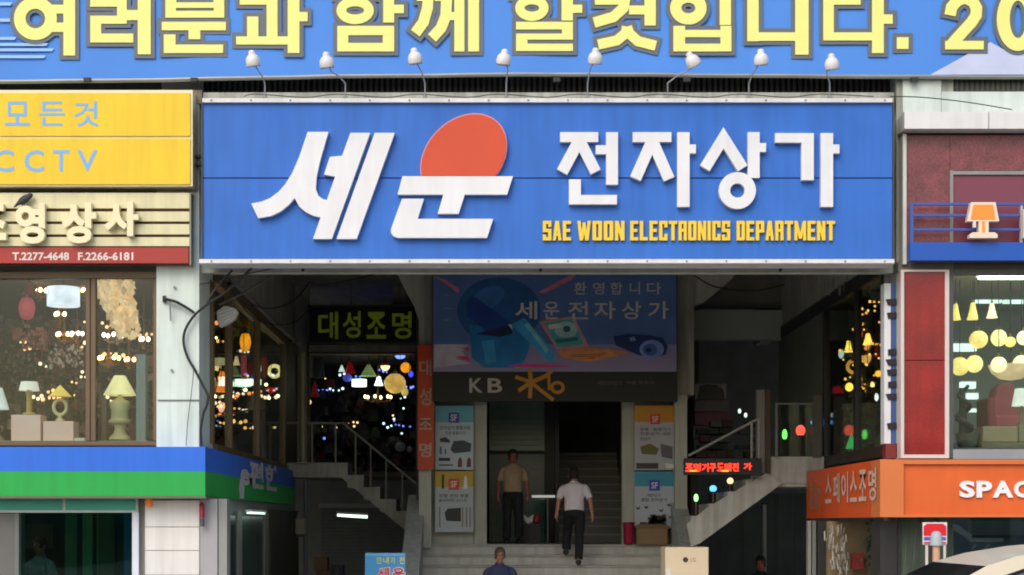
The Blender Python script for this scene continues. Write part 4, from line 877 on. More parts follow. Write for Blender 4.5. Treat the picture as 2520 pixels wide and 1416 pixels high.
for a, c_, y0, y1, s in ((1470, 1530, 938, 948, '세운전자상가'), (1540, 1610, 938, 946, '서울 종로구')): ftext('small_print', s, a, y0, c_, y1, YK-.014, M('kb_grey2', (120,120,115), .5), cb, 0)
# portal posts and inner lobby
pt = thing('entrance_portal', 'grey posts and dark lobby at the top of the main steps', 'doorway', (1.0, 30.6, 1.243))
for a, c_ in ((1166, 1198), (1531, 1563)):
    MB().pbox(a, 985, c_, 1341, 30.2, .3).build('post', BEAM, pt, bevel=.01); 
MB().box(X(1061,30.3), X(1166,30.3), 30.3, 30.4, 1.243, 4).build('side_panel', BEAM, pt); MB().box(X(1563,30.3), X(1665,30.3), 30.3, 30.4, 1.243, 4).build('side_panel', BEAM, pt)
MB().box(-1.1, 3.6, 29.75, 30.9, 3.85, 6.2).build('lobby_soffit', DCONC, pt)
MB().box(-1.55, 3.6, 33, 38, 1.0, 1.243).build('lobby_floor', INDARK, pt)
MB().box(X(1204,34), X(1366,34), 34.0, 34.1, 1.243, 1.6+(HY-1115)/FL*34).build('glass_front_lower', M('lobby_green_dark', (90,116,102), .3, .2), pt)
MB().box(X(1204,34), X(1366,34), 34.02, 34.1, 1.62+(HY-1112)/FL*34, 4.3).build('glass_front_upper', M('lobby_green_grey', (160,190,170), .3, .25, 2), pt)
for y in range(1030, 1110, 13): MB().pbox(1206, y, 1336, y+2, 34.0, .015).build('slat', M('slat_green', (130,158,142), .5), pt)
MB().pbox(1204, 1110, 1366, 1118, 33.97, .06).build('transom', DARK, pt); MB().pbox(1340, 985, 1366, 1340, 33.95, .1).build('jamb', M('jamb_grey', (70,74,70), .5), pt)
MB().pbox(1366, 985, 1376, 1340, 33.0, .3).build('jamb', DARK, pt)
ist = thing('inner_stairs', 'dark flight of steps rising inside the entrance behind the walking man', 'stairs', P(1450, 1330, 33))
DST = M('inner_step', (176, 174, 168), .8, .15, 3); DST2 = M('inner_riser', (134, 132, 128), .8, .15, 3)
for k in range(11):
    MB().box(X(1376,33), X(1531,33)+.1, 33+.28*k, 33+.28*k+.35, 1.243+.168*k, 1.243+.168*(k+1)-.03).build('riser', DST2, ist)
    MB().box(X(1376,33), X(1531,33)+.1, 33+.28*k-.02, 33+.28*k+.35, 1.243+.168*(k+1)-.03, 1.243+.168*(k+1)).build('tread', DST, ist)
o = thing('handrail', 'bright white horizontal bar beside the walking man, in the dark entrance', 'handrail', P(1340, 1340, 31.6))
MB().pbox(1309, 1219, 1366, 1225, 31.6, .05).build('bar', M('bar_tube_glow', (235,240,230), .3, 0, emit=.25), o)  # emission paints a tube reflection onto the bar
for px in (1348,): MB().tube([P(px,1225,31.62), P(px,1338,31.62)], .014, 6).build('upright', RAIL, o)
MB().pbox(1312, 1227, 1344, 1335, 31.64, .01).build('pane', DGLASS, o)
o = thing('parcel', 'small green white and red parcel on the dark floor beside the standing man', 'parcel', P(1308, 1290, 31.3))
MB().prism([(1289,1266),(1300,1276),(1314,1266),(1310,1284),(1300,1290),(1290,1280)], 31.3, .2).build('white_part', WHITE, o); MB().lathe(P(1321,1278,31.35), [(0,-.09),(.07,-.06),(.08,0),(.06,.08),(0,.1)], 10).build('red_part', M('parcel_red', (150,30,44), .5), o, smooth=True)
MB().pbox(1286, 1290, 1330, 1338, 31.3, .25).build('carton', BLACK, o)

# posters: flat printed boards
def poster(label, a, y0, c_, y1, Y, topc, mid, draw):
    t = thing('poster', label, 'poster', P((a+c_)/2, y1, Y), 'printed boards beside the entrance')
    MB().pbox(a, y0, c_, y1, Y, .03).build('board', M('poster_%d_%d_%d' % mid, mid, .5, .05), t)
    hh = (y1-y0)*.26
    MB().pbox(a, y0, c_, y0+hh, Y-.004, .003).build('header', M('poster_%d_%d_%d' % topc, topc, .5, .12, 2), t)
    draw(t, a, y0, c_, y1, Y-.008); return t
def pr(t, x0, y0, x1, y1, Y, rgb): return MB().pbox(x0, y0, x1, y1, Y, .002).build('print', M('ink_%d_%d_%d' % rgb, rgb, .5), t)
INK = M('ink_dark', (60,60,66), .5)
def d1(t, a, y0, c_, y1, Y):
    pr(t, 1104, 1016, 1130, 1041, Y, (40,80,190)); ftext('print', 'SF', 1109, 1020, 1125, 1037, Y-.003, PW, t, .02)
    ftext('print', '전자상가 종합시장', 1082, 1048, 1158, 1058, Y, INK, t, .01); ftext('print', '가전 음향기기', 1095, 1062, 1144, 1071, Y, INK, t, .01)
    MB().prism([(1082,1080),(1095,1076),(1107,1083),(1107,1090),(1084,1088)], Y, .002).build('print', INK, t)
    MB().prism([(1116,1086),(1140,1084),(1160,1092),(1158,1112),(1118,1116),(1108,1108)], Y, .002).build('print', M('ink_51', (64,70,84), .5), t)
    pr(t, 1082, 1100, 1087, 1118, Y, (90,110,140)); pr(t, 1094, 1106, 1098, 1118, Y, (60,110,150)); pr(t, 1080, 1127, 1108, 1135, Y, (40,40,48)); pr(t, 1080, 1143, 1115, 1147, Y, (90,100,110))
    for x in (1131, 1153): MB().prism([(x-5,1150),(x-3,1130),(x+2,1125),(x+6,1132),(x+6,1150)], Y, .002).build('print', M('ink_red_brown', (110,50,46), .5), t)
def d2(t, a, y0, c_, y1, Y):
    pr(t, 1104, 1178, 1130, 1206, Y, (214,80,70)); ftext('print', 'SF', 1109, 1184, 1125, 1200, Y-.003, PW, t, .02)
    pr(t, 1087, 1168, 1093, 1203, Y, (60,50,40)); MB().prism([(1140,1203),(1143,1172),(1148,1172),(1151,1203)], Y, .002).build('print', WHITE, t)
    ftext('print', '조명 전자 부품', 1080, 1216, 1154, 1225, Y, INK, t, .01); ftext('print', '홈씨어터 오디오', 1080, 1228, 1150, 1236, Y, INK, t, .01)
    MB().prism([(1094,1262),(1102,1252),(1134,1250),(1134,1284),(1098,1282)], Y, .002).build('print', M('ink_tv', (40,42,34), .5), t)
    for x in (1082, 1138, 1148, 1157): pr(t, x-2, 1248, x+2, 1298, Y, (150,140,130))
def d3(t, a, y0, c_, y1, Y):
    pr(t, 1600, 1020, 1625, 1044, Y, (220,60,50)); ftext('print', 'SF', 1605, 1024, 1620, 1040, Y-.003, PW, t, .02)
    ftext('print', '조명 · 음향기기', 1575, 1053, 1650, 1061, Y, INK, t, .01); ftext('print', '전문상가 세운', 1575, 1064, 1652, 1072, Y, INK, t, .01); ftext('print', '전자상가', 1575, 1077, 1600, 1085, Y, INK, t, .01)
    MB().prism([(1575,1100),(1600,1092),(1622,1105),(1615,1120),(1580,1118)], Y, .002).build('print', M('ink_olive', (120,110,50), .5), t)
    MB().prism([(1625,1092),(1655,1100),(1655,1130),(1628,1125)], Y, .002).build('print', M('ink_greyp', (110,104,120), .5), t); pr(t, 1566, 1140, 1620, 1154, Y, (70,56,60)); MB().prism([(1636,1140),(1658,1143),(1658,1152),(1640,1153)], Y, .002).build('print', WHITE, t)
def d4(t, a, y0, c_, y1, Y):
    pr(t, 1598, 1182, 1624, 1208, Y, (40,80,200)); ftext('print', 'SF', 1603, 1187, 1619, 1203, Y-.003, PW, t, .02)
    ftext('print', '세운상가', 1592, 1215, 1626, 1223, Y, INK, t, .01); ftext('print', '종합 전자상가', 1578, 1226, 1642, 1235, Y, INK, t, .012)
    for x, y in ((1590,1248),(1646,1242),(1627,1256),(1634,1268),(1650,1272),(1570,1250)): MB().prism([(x-5,y-3),(x+1,y),(x+5,y-5),(x+4,y+4),(x-3,y+4)], Y, .002).build('print', INK, t)
poster('tall poster with a sky blue top and cameras left of the entrance', 1071, 999, 1165, 1156, 30.0, (110,185,205), (200,215,225), d1)
poster('poster with a yellow top and a television left of the entrance, under the blue one', 1071, 1160, 1165, 1310, 30.0, (206,170,50), (185,195,200), d2)
poster('poster with an orange top right of the entrance', 1562, 998, 1661, 1157, 30.0, (216,150,40), (190,192,200), d3)
poster('poster with a turquoise top and small dark shapes right of the entrance', 1562, 1161, 1661, 1300, 30.0, (60,160,190), (190,198,210), d4)
o = thing('waste_bin', 'crimson bin at the foot of the right entrance post', 'bin', P(1547, 1341, 29.95)); MB().lathe((X(1547,29.95),29.95,1.243), [(.08,0),(.09,.02),(.1,.36),(.105,.37),(.1,.38),(.085,.37),(.08,.05)], 16, caps=False).build('body', M('crimson', (170,30,66), .5), o, smooth=True)
MB().lathe((X(1547,29.95),29.95,1.243+.3), [(.1,.06),(.107,.07),(.107,.085),(.098,.09)], 16).build('rim', M('crimson_rim', (130,20,50), .5), o)
o = thing('cardboard_box', 'brown cardboard box with things piled on top, right of the crimson bin', 'box', P(1605, 1341, 29.85)); MB().pbox(1567, 1300, 1643, 1341, 29.8, .4).build('carton', M('cardboard', (150,124,92), .8, .1), o, bevel=.008)
MB().prism([(1563,1298),(1575,1290),(1644,1292),(1650,1300),(1643,1302),(1567,1302)], 29.79, .35).build('flap', M('cardboard2', (130,106,80), .8, .1), o)
b = MB()
for i in range(14): b.cbox(P(1580+random.random()*55, 1275+random.random()*18, 29.95), random.uniform(.05,.16), .1, random.uniform(.04,.15))
b.build('contents', M('clutter', (90,76,60), .8, .5, 8), o)

# cream carton (front right of the steps), blue board (front left)
o = thing('appliance_carton', 'large cream carton with a small round mark, standing at the right foot of the steps', 'box', P(1690, 1540, 25.5))
MB().pbox(1637, 1347, 1744, 1560, 25.5, .65).build('carton', M('cream_carton', (240, 222, 190), .6, .04, 2), o, bevel=.01)
MB().prism(ell(1687,1378,6.5,6.5,20), 25.494, .004).build('mark', M('mark_dark', (70,56,56), .5), o); ftext('print', 'LG', 1699, 1374, 1712, 1383, 25.495, M('mark_grey', (160,140,126), .5), o, .01)
MB().pbox(1639, 1400, 1650, 1416, 25.496, .003).build('tape', WHITE, o)
o = thing('notice_board', 'bright blue notice board with yellow and red letters at the left foot of the steps', 'notice board', P(948, 1560, 25.8))
MB().pbox(898, 1361, 998, 1560, 25.8, .06).build('board', M('notice_blue', (70,160,220), .5, .08, 2), o, bevel=.006)
MB().pbox(900, 1363, 996, 1368, 25.795, .004).build('edge_strip', M('notice_blue_light', (130,190,240), .5), o)
for s, a, c_ in (('안', 927, 940), ('내', 943, 957), ('가', 961, 973), ('전', 982, 996)): ftext('letter', s, a, 1371, c_, 1388, 25.796, M('ink_yellowgreen', (220,226,90), .5), o, .02)
for s, a, c_ in (('세', 928, 958), ('운', 966, 996)):
    ftext('letter', s, a-2, 1396, c_+2, 1426, 25.797, WHITE, o, .07); ftext('letter', s, a, 1398, c_, 1424, 25.792, M('ink_pinkred', (226,50,84), .5), o, .02)

# ------------------------------------------------------------------ right side of the passage
o = thing('led_sign', 'black running text sign with glowing red letters over the right flight', 'sign', P(1780, 1168, 26.6))
MB().pbox(1684, 1128, 1874, 1169, 26.35, .12).build('case', BLACK, o, bevel=.006)
LED = emat((255,48,26), 2.4); LE2 = emat((255,130,40), 2.0)
x = 1687
for s, wd in (('조', 18), ('명', 18), ('기', 17), ('구', 16)): ftext('letter', s, x, 1141, x+wd, 1161, 26.345, LED, o, .03); x += wd+2
x = 1765
for s, wd in (('도', 16), ('매', 17), ('전', 16)): ftext('letter', s, x, 1140, x+wd, 1160, 26.345, LED, o, .03); x += wd+2
ftext('letter', '가', 1830, 1140, 1850, 1157, 26.345, LED, o, .03)
for px in (1698, 1775): MB().pbox(px, 1157, px+18, 1161, 26.342, .002).build('letter', LE2, o)
def garden_lamp(px, py, Y, pyb, w_, h_, rgb, e, label, shape='globe'):
    t = thing('garden_lamp', label, 'garden lamp', P(px, pyb, Y), 'coloured lamps on poles on the right'); c = P(px, py, Y); r = w_/2/FL*Y; h = h_/FL*Y
    MB().ball(c, r, 12, h/2/r).build('globe', emat(rgb, e), t, smooth=True)
    MB().tube([c-Vector((0,0,h/2*.9)), P(px, pyb, Y)], .012, 6).build('pole', M('pole_brown', (110,80,70), .6), t)
    MB().lathe(c-Vector((0,0,h/2)), [(r*.5,-.01),(r*.55,.02),(r*.3,.03)], 8).build('collar', DARK, t)
    return t
garden_lamp(1931, 1070, 26.84, 1124, 13, 27, (120,255,110), 1.7, 'green oval lamp behind the glass balustrade')
garden_lamp(1970, 1060, 26.84, 1124, 24, 28, (255,84,70), 1.6, 'round red lamp in the middle of the glass balustrade')
garden_lamp(2005, 1040, 26.84, 1124, 20, 17, (80,180,255), 1.7, 'blue lamp on the tallest pole beside the post')
garden_lamp(1713, 1226, 26.9, 1270, 11, 20, (150,255,140), 1.7, 'green oval lamp at the lower end of the right flight')
garden_lamp(1755, 1203, 26.9, 1245, 18, 17, (90,170,250), 1.6, 'blue round lamp halfway up the right flight')
garden_lamp(1797, 1184, 26.9, 1215, 16, 16, (255,200,150), 1.6, 'cream and red lamp just under the running text sign')
o = thing('stacked_shelf', 'dim shelf with grey and wine red boxes behind the right flight', 'shelf', P(1748, 1110, 30.5))
for y0, y1, c_ in ((945, 985, (150,152,156)), (985, 1015, (90,84,92)), (1015, 1048, (104,56,76)), (1048, 1080, (84,88,90)), (1080, 1118, (74,80,78))): MB().pbox(1708+random.randint(-2,3), y0, 1790+random.randint(-3,3), y1-2, 30.5, .3).build('box', M('shelf_box_%d' % y0, c_, .6, .3, 4), o)
MB().prism([(1722,950),(1740,946),(1765,948),(1780,960),(1784,984),(1716,984)], 30.48, .02).build('label_patch', M('dark_patch', (60,64,66), .6, .4, 6), o)
for px, py in ((1820, 1012), (1835, 1022)): pendant(px, py, 30, 8, 12, (220,240,230), 1.0, 'tiny white bulb high behind the right flight' if px == 1820 else 'tiny white bulb beside and below its twin behind the right flight', 'globe', cord=False, name='bulb', cat='bulb')
o = thing('goods', 'dim rows of grey green boxes stacked behind the right flight', 'goods', P(1780, 1160, 30.3))
GB = [M('goods_box_%d' % i, c_, .7, .3, 5) for i, c_ in enumerate(((66,74,68),(44,50,46),(84,78,74),(34,38,37),(70,44,44)))]
py_ = 1150
while py_ > 1030:
    px_ = 1704 + random.random()*20
    hh_ = random.uniform(14, 24)
    while px_ < 1858:
        w_ = random.uniform(14, 34)
        if random.random() < .75: MB().pbox(px_, py_-hh_*random.uniform(.6, 1), px_+w_-2, py_, 30.2+random.random()*.15, .3).build('box', random.choice(GB), o)
        px_ += w_
    py_ -= hh_+2
rs = thing('side_lamp_shop', 'glazed lamp shop running back along the right side of the passage', 'shop', (XR, 25, F2))
MB().box(XR+.02, XR+.5, 23, 31, F2-.12, F2).build('floor', INDARK, rs)
MB().box(XR-.03, XR+.06, 22.7, 31, 4.95, 5.15).build('glazing_head', DARK, rs); MB().box(XR-.03, XR+.06, 22.7, 31, F2-.12, F2+.03).build('glazing_sill', DARK, rs)
for px in (2178, 2110, 2033): y0 = YS(px, XR); MB().box(XR-.04, XR+.05, y0-.05, y0+.08, F2+.03, 4.95).build('mullion', DARK, rs)
MB().box(XR, XR+.01, 22.75, 27, F2+.03, 4.95).build('pane', GLASS, rs)
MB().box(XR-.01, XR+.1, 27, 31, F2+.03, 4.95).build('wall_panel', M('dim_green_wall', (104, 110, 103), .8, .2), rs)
MB().box(XR+.5, XR+.56, 22.8, 31, F2, 5.1).build('wall', M('right_shop_wall', (50, 54, 45), .8, .3, 3), rs)
MB().box(XR+.02, XR+.5, 22.8, 31, 5.1, 5.14).build('ceiling', M('right_shop_ceiling', (120,120,106), .8), rs)
XJ = XR + .35; gr_ = 'lamps behind the glass on the right of the passage'
def rr_(px, py, wpx, hpx, rgb, e, label, shape='globe', **k): return pendant(px, py, YS(px, XJ), wpx, hpx, rgb, e, label, shape, 5.05, gr_, **k)
rr_(2136, 835, 26, 28, (255,196,90), 2.2, 'brightest orange white lamp at the top of the right window', 'bell')
rr_(2122, 828, 20, 18, (230,80,30), .8, 'orange red shade touching the brightest lamp', 'bell')
rr_(2088, 853, 22, 28, (250,224,90), 1.6, 'yellow bell lamp left of the brightest lamp', 'bell')
rr_(2070, 871, 14, 24, (190,225,200), .9, 'pale green white lamp leftmost in the right window', 'globe')
rr_(2133, 857, 14, 12, (235,160,100), .8, 'small amber lamp under the brightest lamp', 'globe')
rr_(2160, 868, 26, 26, (140,24,16), .3, 'dark red shade next to the blade sign', 'bell')
rr_(2100, 903, 36, 30, (226,170,70), .8, 'wide golden ring lamp in the middle of the right window', 'ring')
rr_(2132, 886, 26, 20, (246,180,90), .9, 'golden bowl lamp right of the ring lamp', 'bowl')
rr_(2105, 880, 24, 16, (120,18,24), .3, 'deep red cap shade over the golden ring lamp', 'bell')
rr_(2162, 920, 18, 16, (255,180,50), 1.8, 'amber lamp beside the blade sign', 'globe')
rr_(2090, 953, 20, 22, (255,214,80), 2.0, 'bright yellow lamp low in the left of the right window', 'globe')
rr_(2062, 960, 26, 16, (150,20,30), .5, 'dim crimson drum lamp left of the bright yellow lamp', 'drum')
rr_(2120, 937, 28, 22, (190,126,60), .5, 'brownish globe lamp between the yellow lamps', 'globe')
rr_(2135, 962, 12, 18, (255,190,60), 1.8, 'small yellow teardrop lamp, lower of two', 'globe')
rr_(2147, 948, 11, 18, (255,220,130), 1.8, 'small yellow teardrop lamp, upper of two', 'globe')
rr_(2157, 978, 10, 20, (235,245,235), 1.5, 'slim white lamp near the blade sign', 'globe')
rr_(2095, 1088, 28, 34, (70,190,110), .7, 'large green shade low in the right window', 'cone', cord=False)
clutter(rs, 'shop_goods', XR+.38, XR+.46, 23, 27.5, F2+.05, 4.6, 220, [(70,78,64),(40,46,38),(120,120,100),(34,30,26),(84,56,30)], (.05,.24))
sparkle(rs, XR+.1, XR+.4, 23.1, 27, 3.5, 4.8, 34, [(255,200,110),(255,170,80)], (.012,.024))
# icicle like white ornaments near the ceiling
o = thing('hanging_ornament', 'row of whitish hanging ornaments under the beam at the top right of the passage', 'ornament', P(2060, 700, 25))
for px, py, h in ((2040,712,34),(2050,700,24),(2067,715,28),(2080,708,30),(2092,690,20),(2110,686,16),(2128,684,14),(2150,682,12)):
    MB().prism([(px-3,py-h/2),(px+4,py-h/2),(px+2,py+h/2),(px-4,py+h*.3)], 25+random.random()*.3, .02).build('pendant', M('ornament_pale', (140,130,126), .6), o)
# blade sign on the right edge
bs_ = thing('blade_sign', 'narrow white and blue blade sign with dark letters seen edge on beside the right column', 'sign', P(2190, 1100, 22.2))
MB().pbox(2176, 698, 2192, 1092, 22.0, .2).build('white_face', M('blade_white', (225,228,232), .5, .1, 4), bs_); MB().pbox(2192.2, 698, 2205, 1092, 22.01, .2).build('blue_face', M('blade_blue', (60,88,150), .5, .1), bs_)
for i, y in enumerate((745, 778, 868, 893, 918, 948, 978, 1050)): MB().prism([(2180+(i%3)*3,y-8),(2206,y-10),(2207,y+4),(2186,y+7)], 21.98, .015).build('letter', M('blade_dark', (34,28,44), .5), bs_)
MB().pbox(2180, 1092, 2208, 1128, 22.0, .2).build('base', M('blade_base_red', (120,44,40), .5), bs_)

# ------------------------------------------------------------------ right building front
rb = thing('corner_shop', 'maroon tiled shop with a bright showroom window right of the passage', 'shop', P(2370, 1590, 21.9))
YR = 21.8
MB().pbox(2226, 276, 3250, 317, 21.6, .6).build('ledge', M('white_ledge', (236,236,238), .5, .04, 2, streak=.08), rb); MB().pbox(2432.5, 276, 2434, 317, 21.59, .01).build('ledge_joint', RAIL, rb)
MB().pbox(2228, 318, 3250, 333, 21.9, .3).build('shadow_gap', M('dull_brown', (96,88,72), .7, .2), rb)
GRN = M('maroon_granite', (142, 74, 78), .3, .3, 7, speck=.3, k=.72, coat=.1); MAR = M('maroon_panel', (130, 66, 84), .35, .05, 1.5)
MB().pbox(2232, 333, 2337, 640, YR+.02, .2).build('granite_panel', GRN, rb); MB().pbox(2338, 333, 3250, 420, YR+.022, .2).build('granite_panel', GRN, rb)
MB().pbox(2346, 430, 3250, 640, YR+.03, .2).build('maroon_panel', MAR, rb)
MB().pbox(2338, 420, 2346, 640, YR, .2).build('window_trim', RAIL, rb); MB().pbox(2346.1, 421, 3250, 430, YR, .2).build('window_trim', RAIL, rb)
MB().pbox(2222, 330, 2231, 650, YR-.02, .3).build('white_edge', M('white_edge', (226,226,218), .5, .06), rb)
MB().pbox(2346, 640, 3250, 668, YR+.06, .3).build('head_panel', M('olive_grey', (88,84,70), .7, .1), rb); MB().pbox(2210, 645, 2346, 668, YR+.05, .3).build('head_panel', M('olive_grey2', (120,116,104), .7, .1), rb)
RED = M('red_glazed_panel', (150, 30, 28), .25, .3, 2.2, speck=.14, coat=.12, streak=.15)
MB().pbox(2226, 668, 2326, 886, YR+.02, .2).build('red_panel', RED, rb); MB().pbox(2226, 888, 2326, 1118, YR+.02, .2).build('red_panel', RED, rb)
PKF = M('pinkish_white_trim', (224, 208, 204), .45, .05)
for a in ((2217,664,2225,1128),(2326,664,2336,1128),(2225,664,2326,669),(2225,1119,2326,1128)): MB().pbox(*a, YR-.01, .2).build('trim', PKF, rb)
MB().pbox(2336, 664, 2346, 1128, YR+.03, .2).build('window_frame', M('slate_frame', (84,88,92), .5), rb); MB().pbox(2346, 664, 3250, 674, YR+.05, .2).build('window_frame', M('slate_frame', (84,88,92), .5), rb)
MB().pbox(2346, 674, 3250, 1106, YR+.12, .01).build('pane', GLASS, rb); MB().pbox(2346, 1106, 3250, 1130, YR, .5).build('sill', M('sill_blue_grey', (150,158,168), .5, .1, 3), rb)
# blue rails and band, lamp emblem
br = thing('shop_sign', 'blue rail sign carrying a raised orange table lamp emblem on the maroon wall', 'sign', P(2400, 640, 21.6))
BR = M('rail_blue', (70, 92, 172), .45, .06)
for y in (502, 530, 565): MB().pbox(2240, y-3, 3250, y+3, 21.6, .04).build('rail', BR, br)
MB().pbox(2240, 500, 2248, 597, 21.585, .06).build('upright', BR, br); MB().pbox(2512, 506, 2517, 597, 21.585, .06).build('upright', M('upright_pale', (190,196,210), .5), br)
MB().pbox(2240, 597, 3250, 641, 21.58, .15).build('band', M('band_blue', (28, 90, 190), .4, .06), br)
EC = M('emblem_cream', (250,226,204), .4, .03); EO = M('emblem_orange', (252,160,60), .4, .03)
MB().prism([(2390,498),(2450,498),(2459,545),(2380,545)], 21.48, .1).build('emblem_shade', EC, br); MB().prism([(2396,504),(2444,504),(2450,540),(2389,540)], 21.474, .005).build('emblem_shade_face', EO, br)
MB().pbox(2409, 545, 2433, 572, 21.482, .1).build('emblem_stem', EC, br); MB().pbox(2417, 545, 2424, 572, 21.477, .004).build('emblem_stem_face', EO, br)
MB().prism([(2394,572),(2448,572),(2455,577),(2455,586),(2386,586),(2386,577)], 21.48, .1).build('emblem_base', EC, br); MB().pbox(2395, 545, 2402, 560, 21.48, .05).build('emblem_pull', WHITE, br)
MB().pbox(2519, 515, 2560, 586, 21.48, .1).build('letter', EC, br)
# showroom
MB().box(X(2336,22.2), 12, 26.8, 26.9, F2, 5.4).build('wall', M('showroom_wall', (176,182,178), .8, .12, 2), rb)
MB().box(X(2346,22)-.1, X(2346,22), 22.72, 26.8, F2, 5.4).build('wall', M('showroom_wall2', (120,124,122), .8, .15, 2), rb)
MB().box(X(2336,22.2), 12, 22.3, 26.8, 4.95, 5.05).build('ceiling', M('showroom_ceiling', (196,190,176), .8, .06), rb); MB().box(X(2336,22.2), 12, 22.3, 26.8, F2-.2, F2-.02).build('floor', M('showroom_floor', (120,110,100), .5), rb)
gh = 'lamps hanging in the bright right showroom'
for k_ in range(3):
    for j_ in range(1):
        o = MB().box(6.55+1.9*k_, 7.95+1.9*k_, 22.75+1.7*j_, 23.01+1.7*j_, 4.922, 4.945).build('added_fill_light', WHITE, rb); MB().box(6.6+1.9*k_, 7.9+1.9*k_, 22.8+1.7*j_, 22.96+1.7*j_, 4.89, 4.92).build('tube', emat((222,250,238), 14), o)  # extra ceiling tubes added to brighten the showroom
for a, y0, c_, y1, Y, lb in ((2424,706,2455,715,25,'short tube light, highest in the showroom'), (2484,706,2530,716,25,'tube light at the top right of the showroom'), (2400,727,2466,745,25.5,'pale blue white light box high in the showroom'), (2473,727,2560,746,25.5,'long white light box at the upper right of the showroom'), (2347,846,2404,864,25.3,'white light bar at the left behind the yellow globes'), (2366,940,2402,956,25,'tilted white light low at the left of the showroom'), (2382,968,2408,982,25,'second tilted white light below the first in the showroom'), (2380,1006,2408,1014,25,'thin white light low at the left of the showroom')):
    o = thing('tube_light', lb, 'light', P((a+c_)/2, y0, Y), 'white lights of the showroom'); MB().pbox(a, y0, c_, y1, Y, .12).build('diffuser', emat((206,236,224), 1.3), o); MB().pbox(a-1, y0-3, c_+1, y0-.2, Y, .16).build('housing', WHITE, o)
YEL = (255,226,130)
for i, (px, py, w_, h_, sh, col, e) in enumerate(((2352,768,26,40,'bell',(250,214,110),.9), (2394,766,30,42,'bell',(246,212,120),.9), (2441,765,28,36,'bell',(255,232,190),1.0),
    (2408,836,46,44,'globe',(252,222,130),.95), (2458,832,40,42,'globe',(254,232,160),1.0), (2486,842,28,26,'globe',(250,214,130),.9), (2519,832,34,36,'globe',(254,240,200),1.0),
    (2362,902,46,46,'globe',(252,226,130),.95), (2398,896,42,44,'globe',(255,234,150),1.0), (2458,898,40,40,'globe',(255,240,190),1.05), (2514,896,44,44,'globe',(255,240,190),1.05), (2488,918,110,38,'bowl',(236,204,156),.6))):
    lb = ['yellow bell lamp cut by the window frame, top row', 'yellow bell lamp with a dark patch, second in the top row', 'cream bell lamp, third in the top row', 'large yellow globe, leftmost of the middle row', 'cream yellow globe, second of the middle row', 'small yellow globe tucked behind the second globe of the middle row', 'pale globe of the middle row cut by the picture edge', 'yellow globe of the bottom row touching the window frame', 'yellow globe of the bottom row, second from the frame', 'cream globe over the wide peach bowl lamp', 'cream globe of the bottom row cut by the picture edge', 'wide peach bowl lamp under the cream globes'][i]
    pendant(px, py, 23.3+.1*(i%3), w_, h_, col, e, lb, sh, 4.94, gh)
table_lamp(2514, 955, 1048, 22.9, (16, 24, 957, 1000, (235,240,234), .5), ([(14,1048),(12,1044),(4,1036),(4,1000)], (120,110,90)), 'white shaded table lamp at the right edge of the showroom', gh)
o = thing('armchair', 'pink upholstered chair in the showroom behind the boxes', 'chair', P(2470, 1060, 24.4)); PKC = M('pink_fabric', (206,110,126), .8, .15, 5)
MB().prism([(2440,1000),(2450,955),(2470,940),(2495,945),(2508,985),(2515,1040),(2444,1040)], 24.4, .3).build('backrest', PKC, o, bevel=.03); MB().pbox(2432, 978, 2450, 1060, 23.9, .6).build('arm', M('pink_fabric2', (176,90,106), .8), o, bevel=.03); MB().pbox(2448, 1022, 2540, 1064, 23.9, .6).build('seat', PKC, o, bevel=.03)
o = thing('display_box', 'beige cardboard cartons stacked on the showroom sill', 'carton', P(2470, 1106, 22.5)); KB_ = M('beige_carton', (170,154,126), .7, .08, 3)
MB().pbox(2419, 1050, 2505, 1088, 22.5, .4).build('carton', KB_, o, bevel=.006); MB().pbox(2508, 1046, 2580, 1088, 22.5, .4).build('carton', M('beige_carton2', (150,142,116), .7), o, bevel=.006); MB().pbox(2416, 1089, 2580, 1106, 22.48, .4).build('carton', M('olive_carton', (136,130,108), .7), o, bevel=.006)
o = thing('black_lampstand', 'dark coiled figure standing in the left of the showroom window', 'sculpture', P(2380, 1068, 22.9)); q = []
for i in range(60): t_ = i/59; q.append(P(2372+18*math.sin(t_*14)*(1-t_*.4), 1068-118*t_, 22.9) + Vector((0,.08*math.cos(t_*14),0)))
MB().tube(q, [.05*(1-.5*i/59) for i in range(60)], 8).build('coil', M('sculpture_dark', (62,62,58), .4, .2, 6), o, smooth=True); MB().tube([P(2372,1068,22.95), P(2366,955,22.95)], [.07,.03], 8).build('core', M('sculpture_dark', (62,62,58), .4), o)
o = thing('plant_pot', 'grey flared pot on the showroom sill left of the cartons', 'pot', P(2382, 1106, 22.7)); MB().lathe(P(2382,1106,22.7), [(.0,0),(.1,0),(.13,.04),(.165,.2),(.17,.21),(.15,.21),(.12,.05)], 18).build('pot', M('grey_glaze', (100,108,108), .35, .15, 5), o, smooth=True); MB().lathe(P(2382,1106,22.7), [(0,.19),(.15,.19)], 18).build('soil', DARK, o)

# orange sign band
os_ = thing('fascia_sign', 'orange fascia band with white letters wrapping the right corner of the passage', 'fascia', P(2300, 1273, YA))
OR = M('orange_sign', (230, 104, 42), .45, .09, 1.2, streak=.06); OR2 = M('orange_frame', (220, 122, 66), .4, .06, 1.5); ORD = M('orange_side', (226, 88, 26), .45, .08, 1.2)
XO = X(2166, YA); YOe = YS(1985, XO)
zt, zb = Z(1131,YA), Z(1273,YA)
MB().box(X(2225,YA), 13, YA+.05, YA+.5, zb+.03, zt-.06).build('panel', OR, os_)
MB().box(XO, X(2224,YA), YA, YA+.5, zb, zt).build('corner_panel', OR2, os_)
MB().box(X(2224.3,YA), 13, YA, YA+.5, zt-.06, zt).build('frame', OR2, os_); MB().box(X(2224.3,YA), 13, YA, YA+.5, zb, zb+.03).build('frame', OR2, os_)
MB().box(XO, XO+.3, YA+.501, YOe, zb, zt).build('side_panel', ORD, os_)
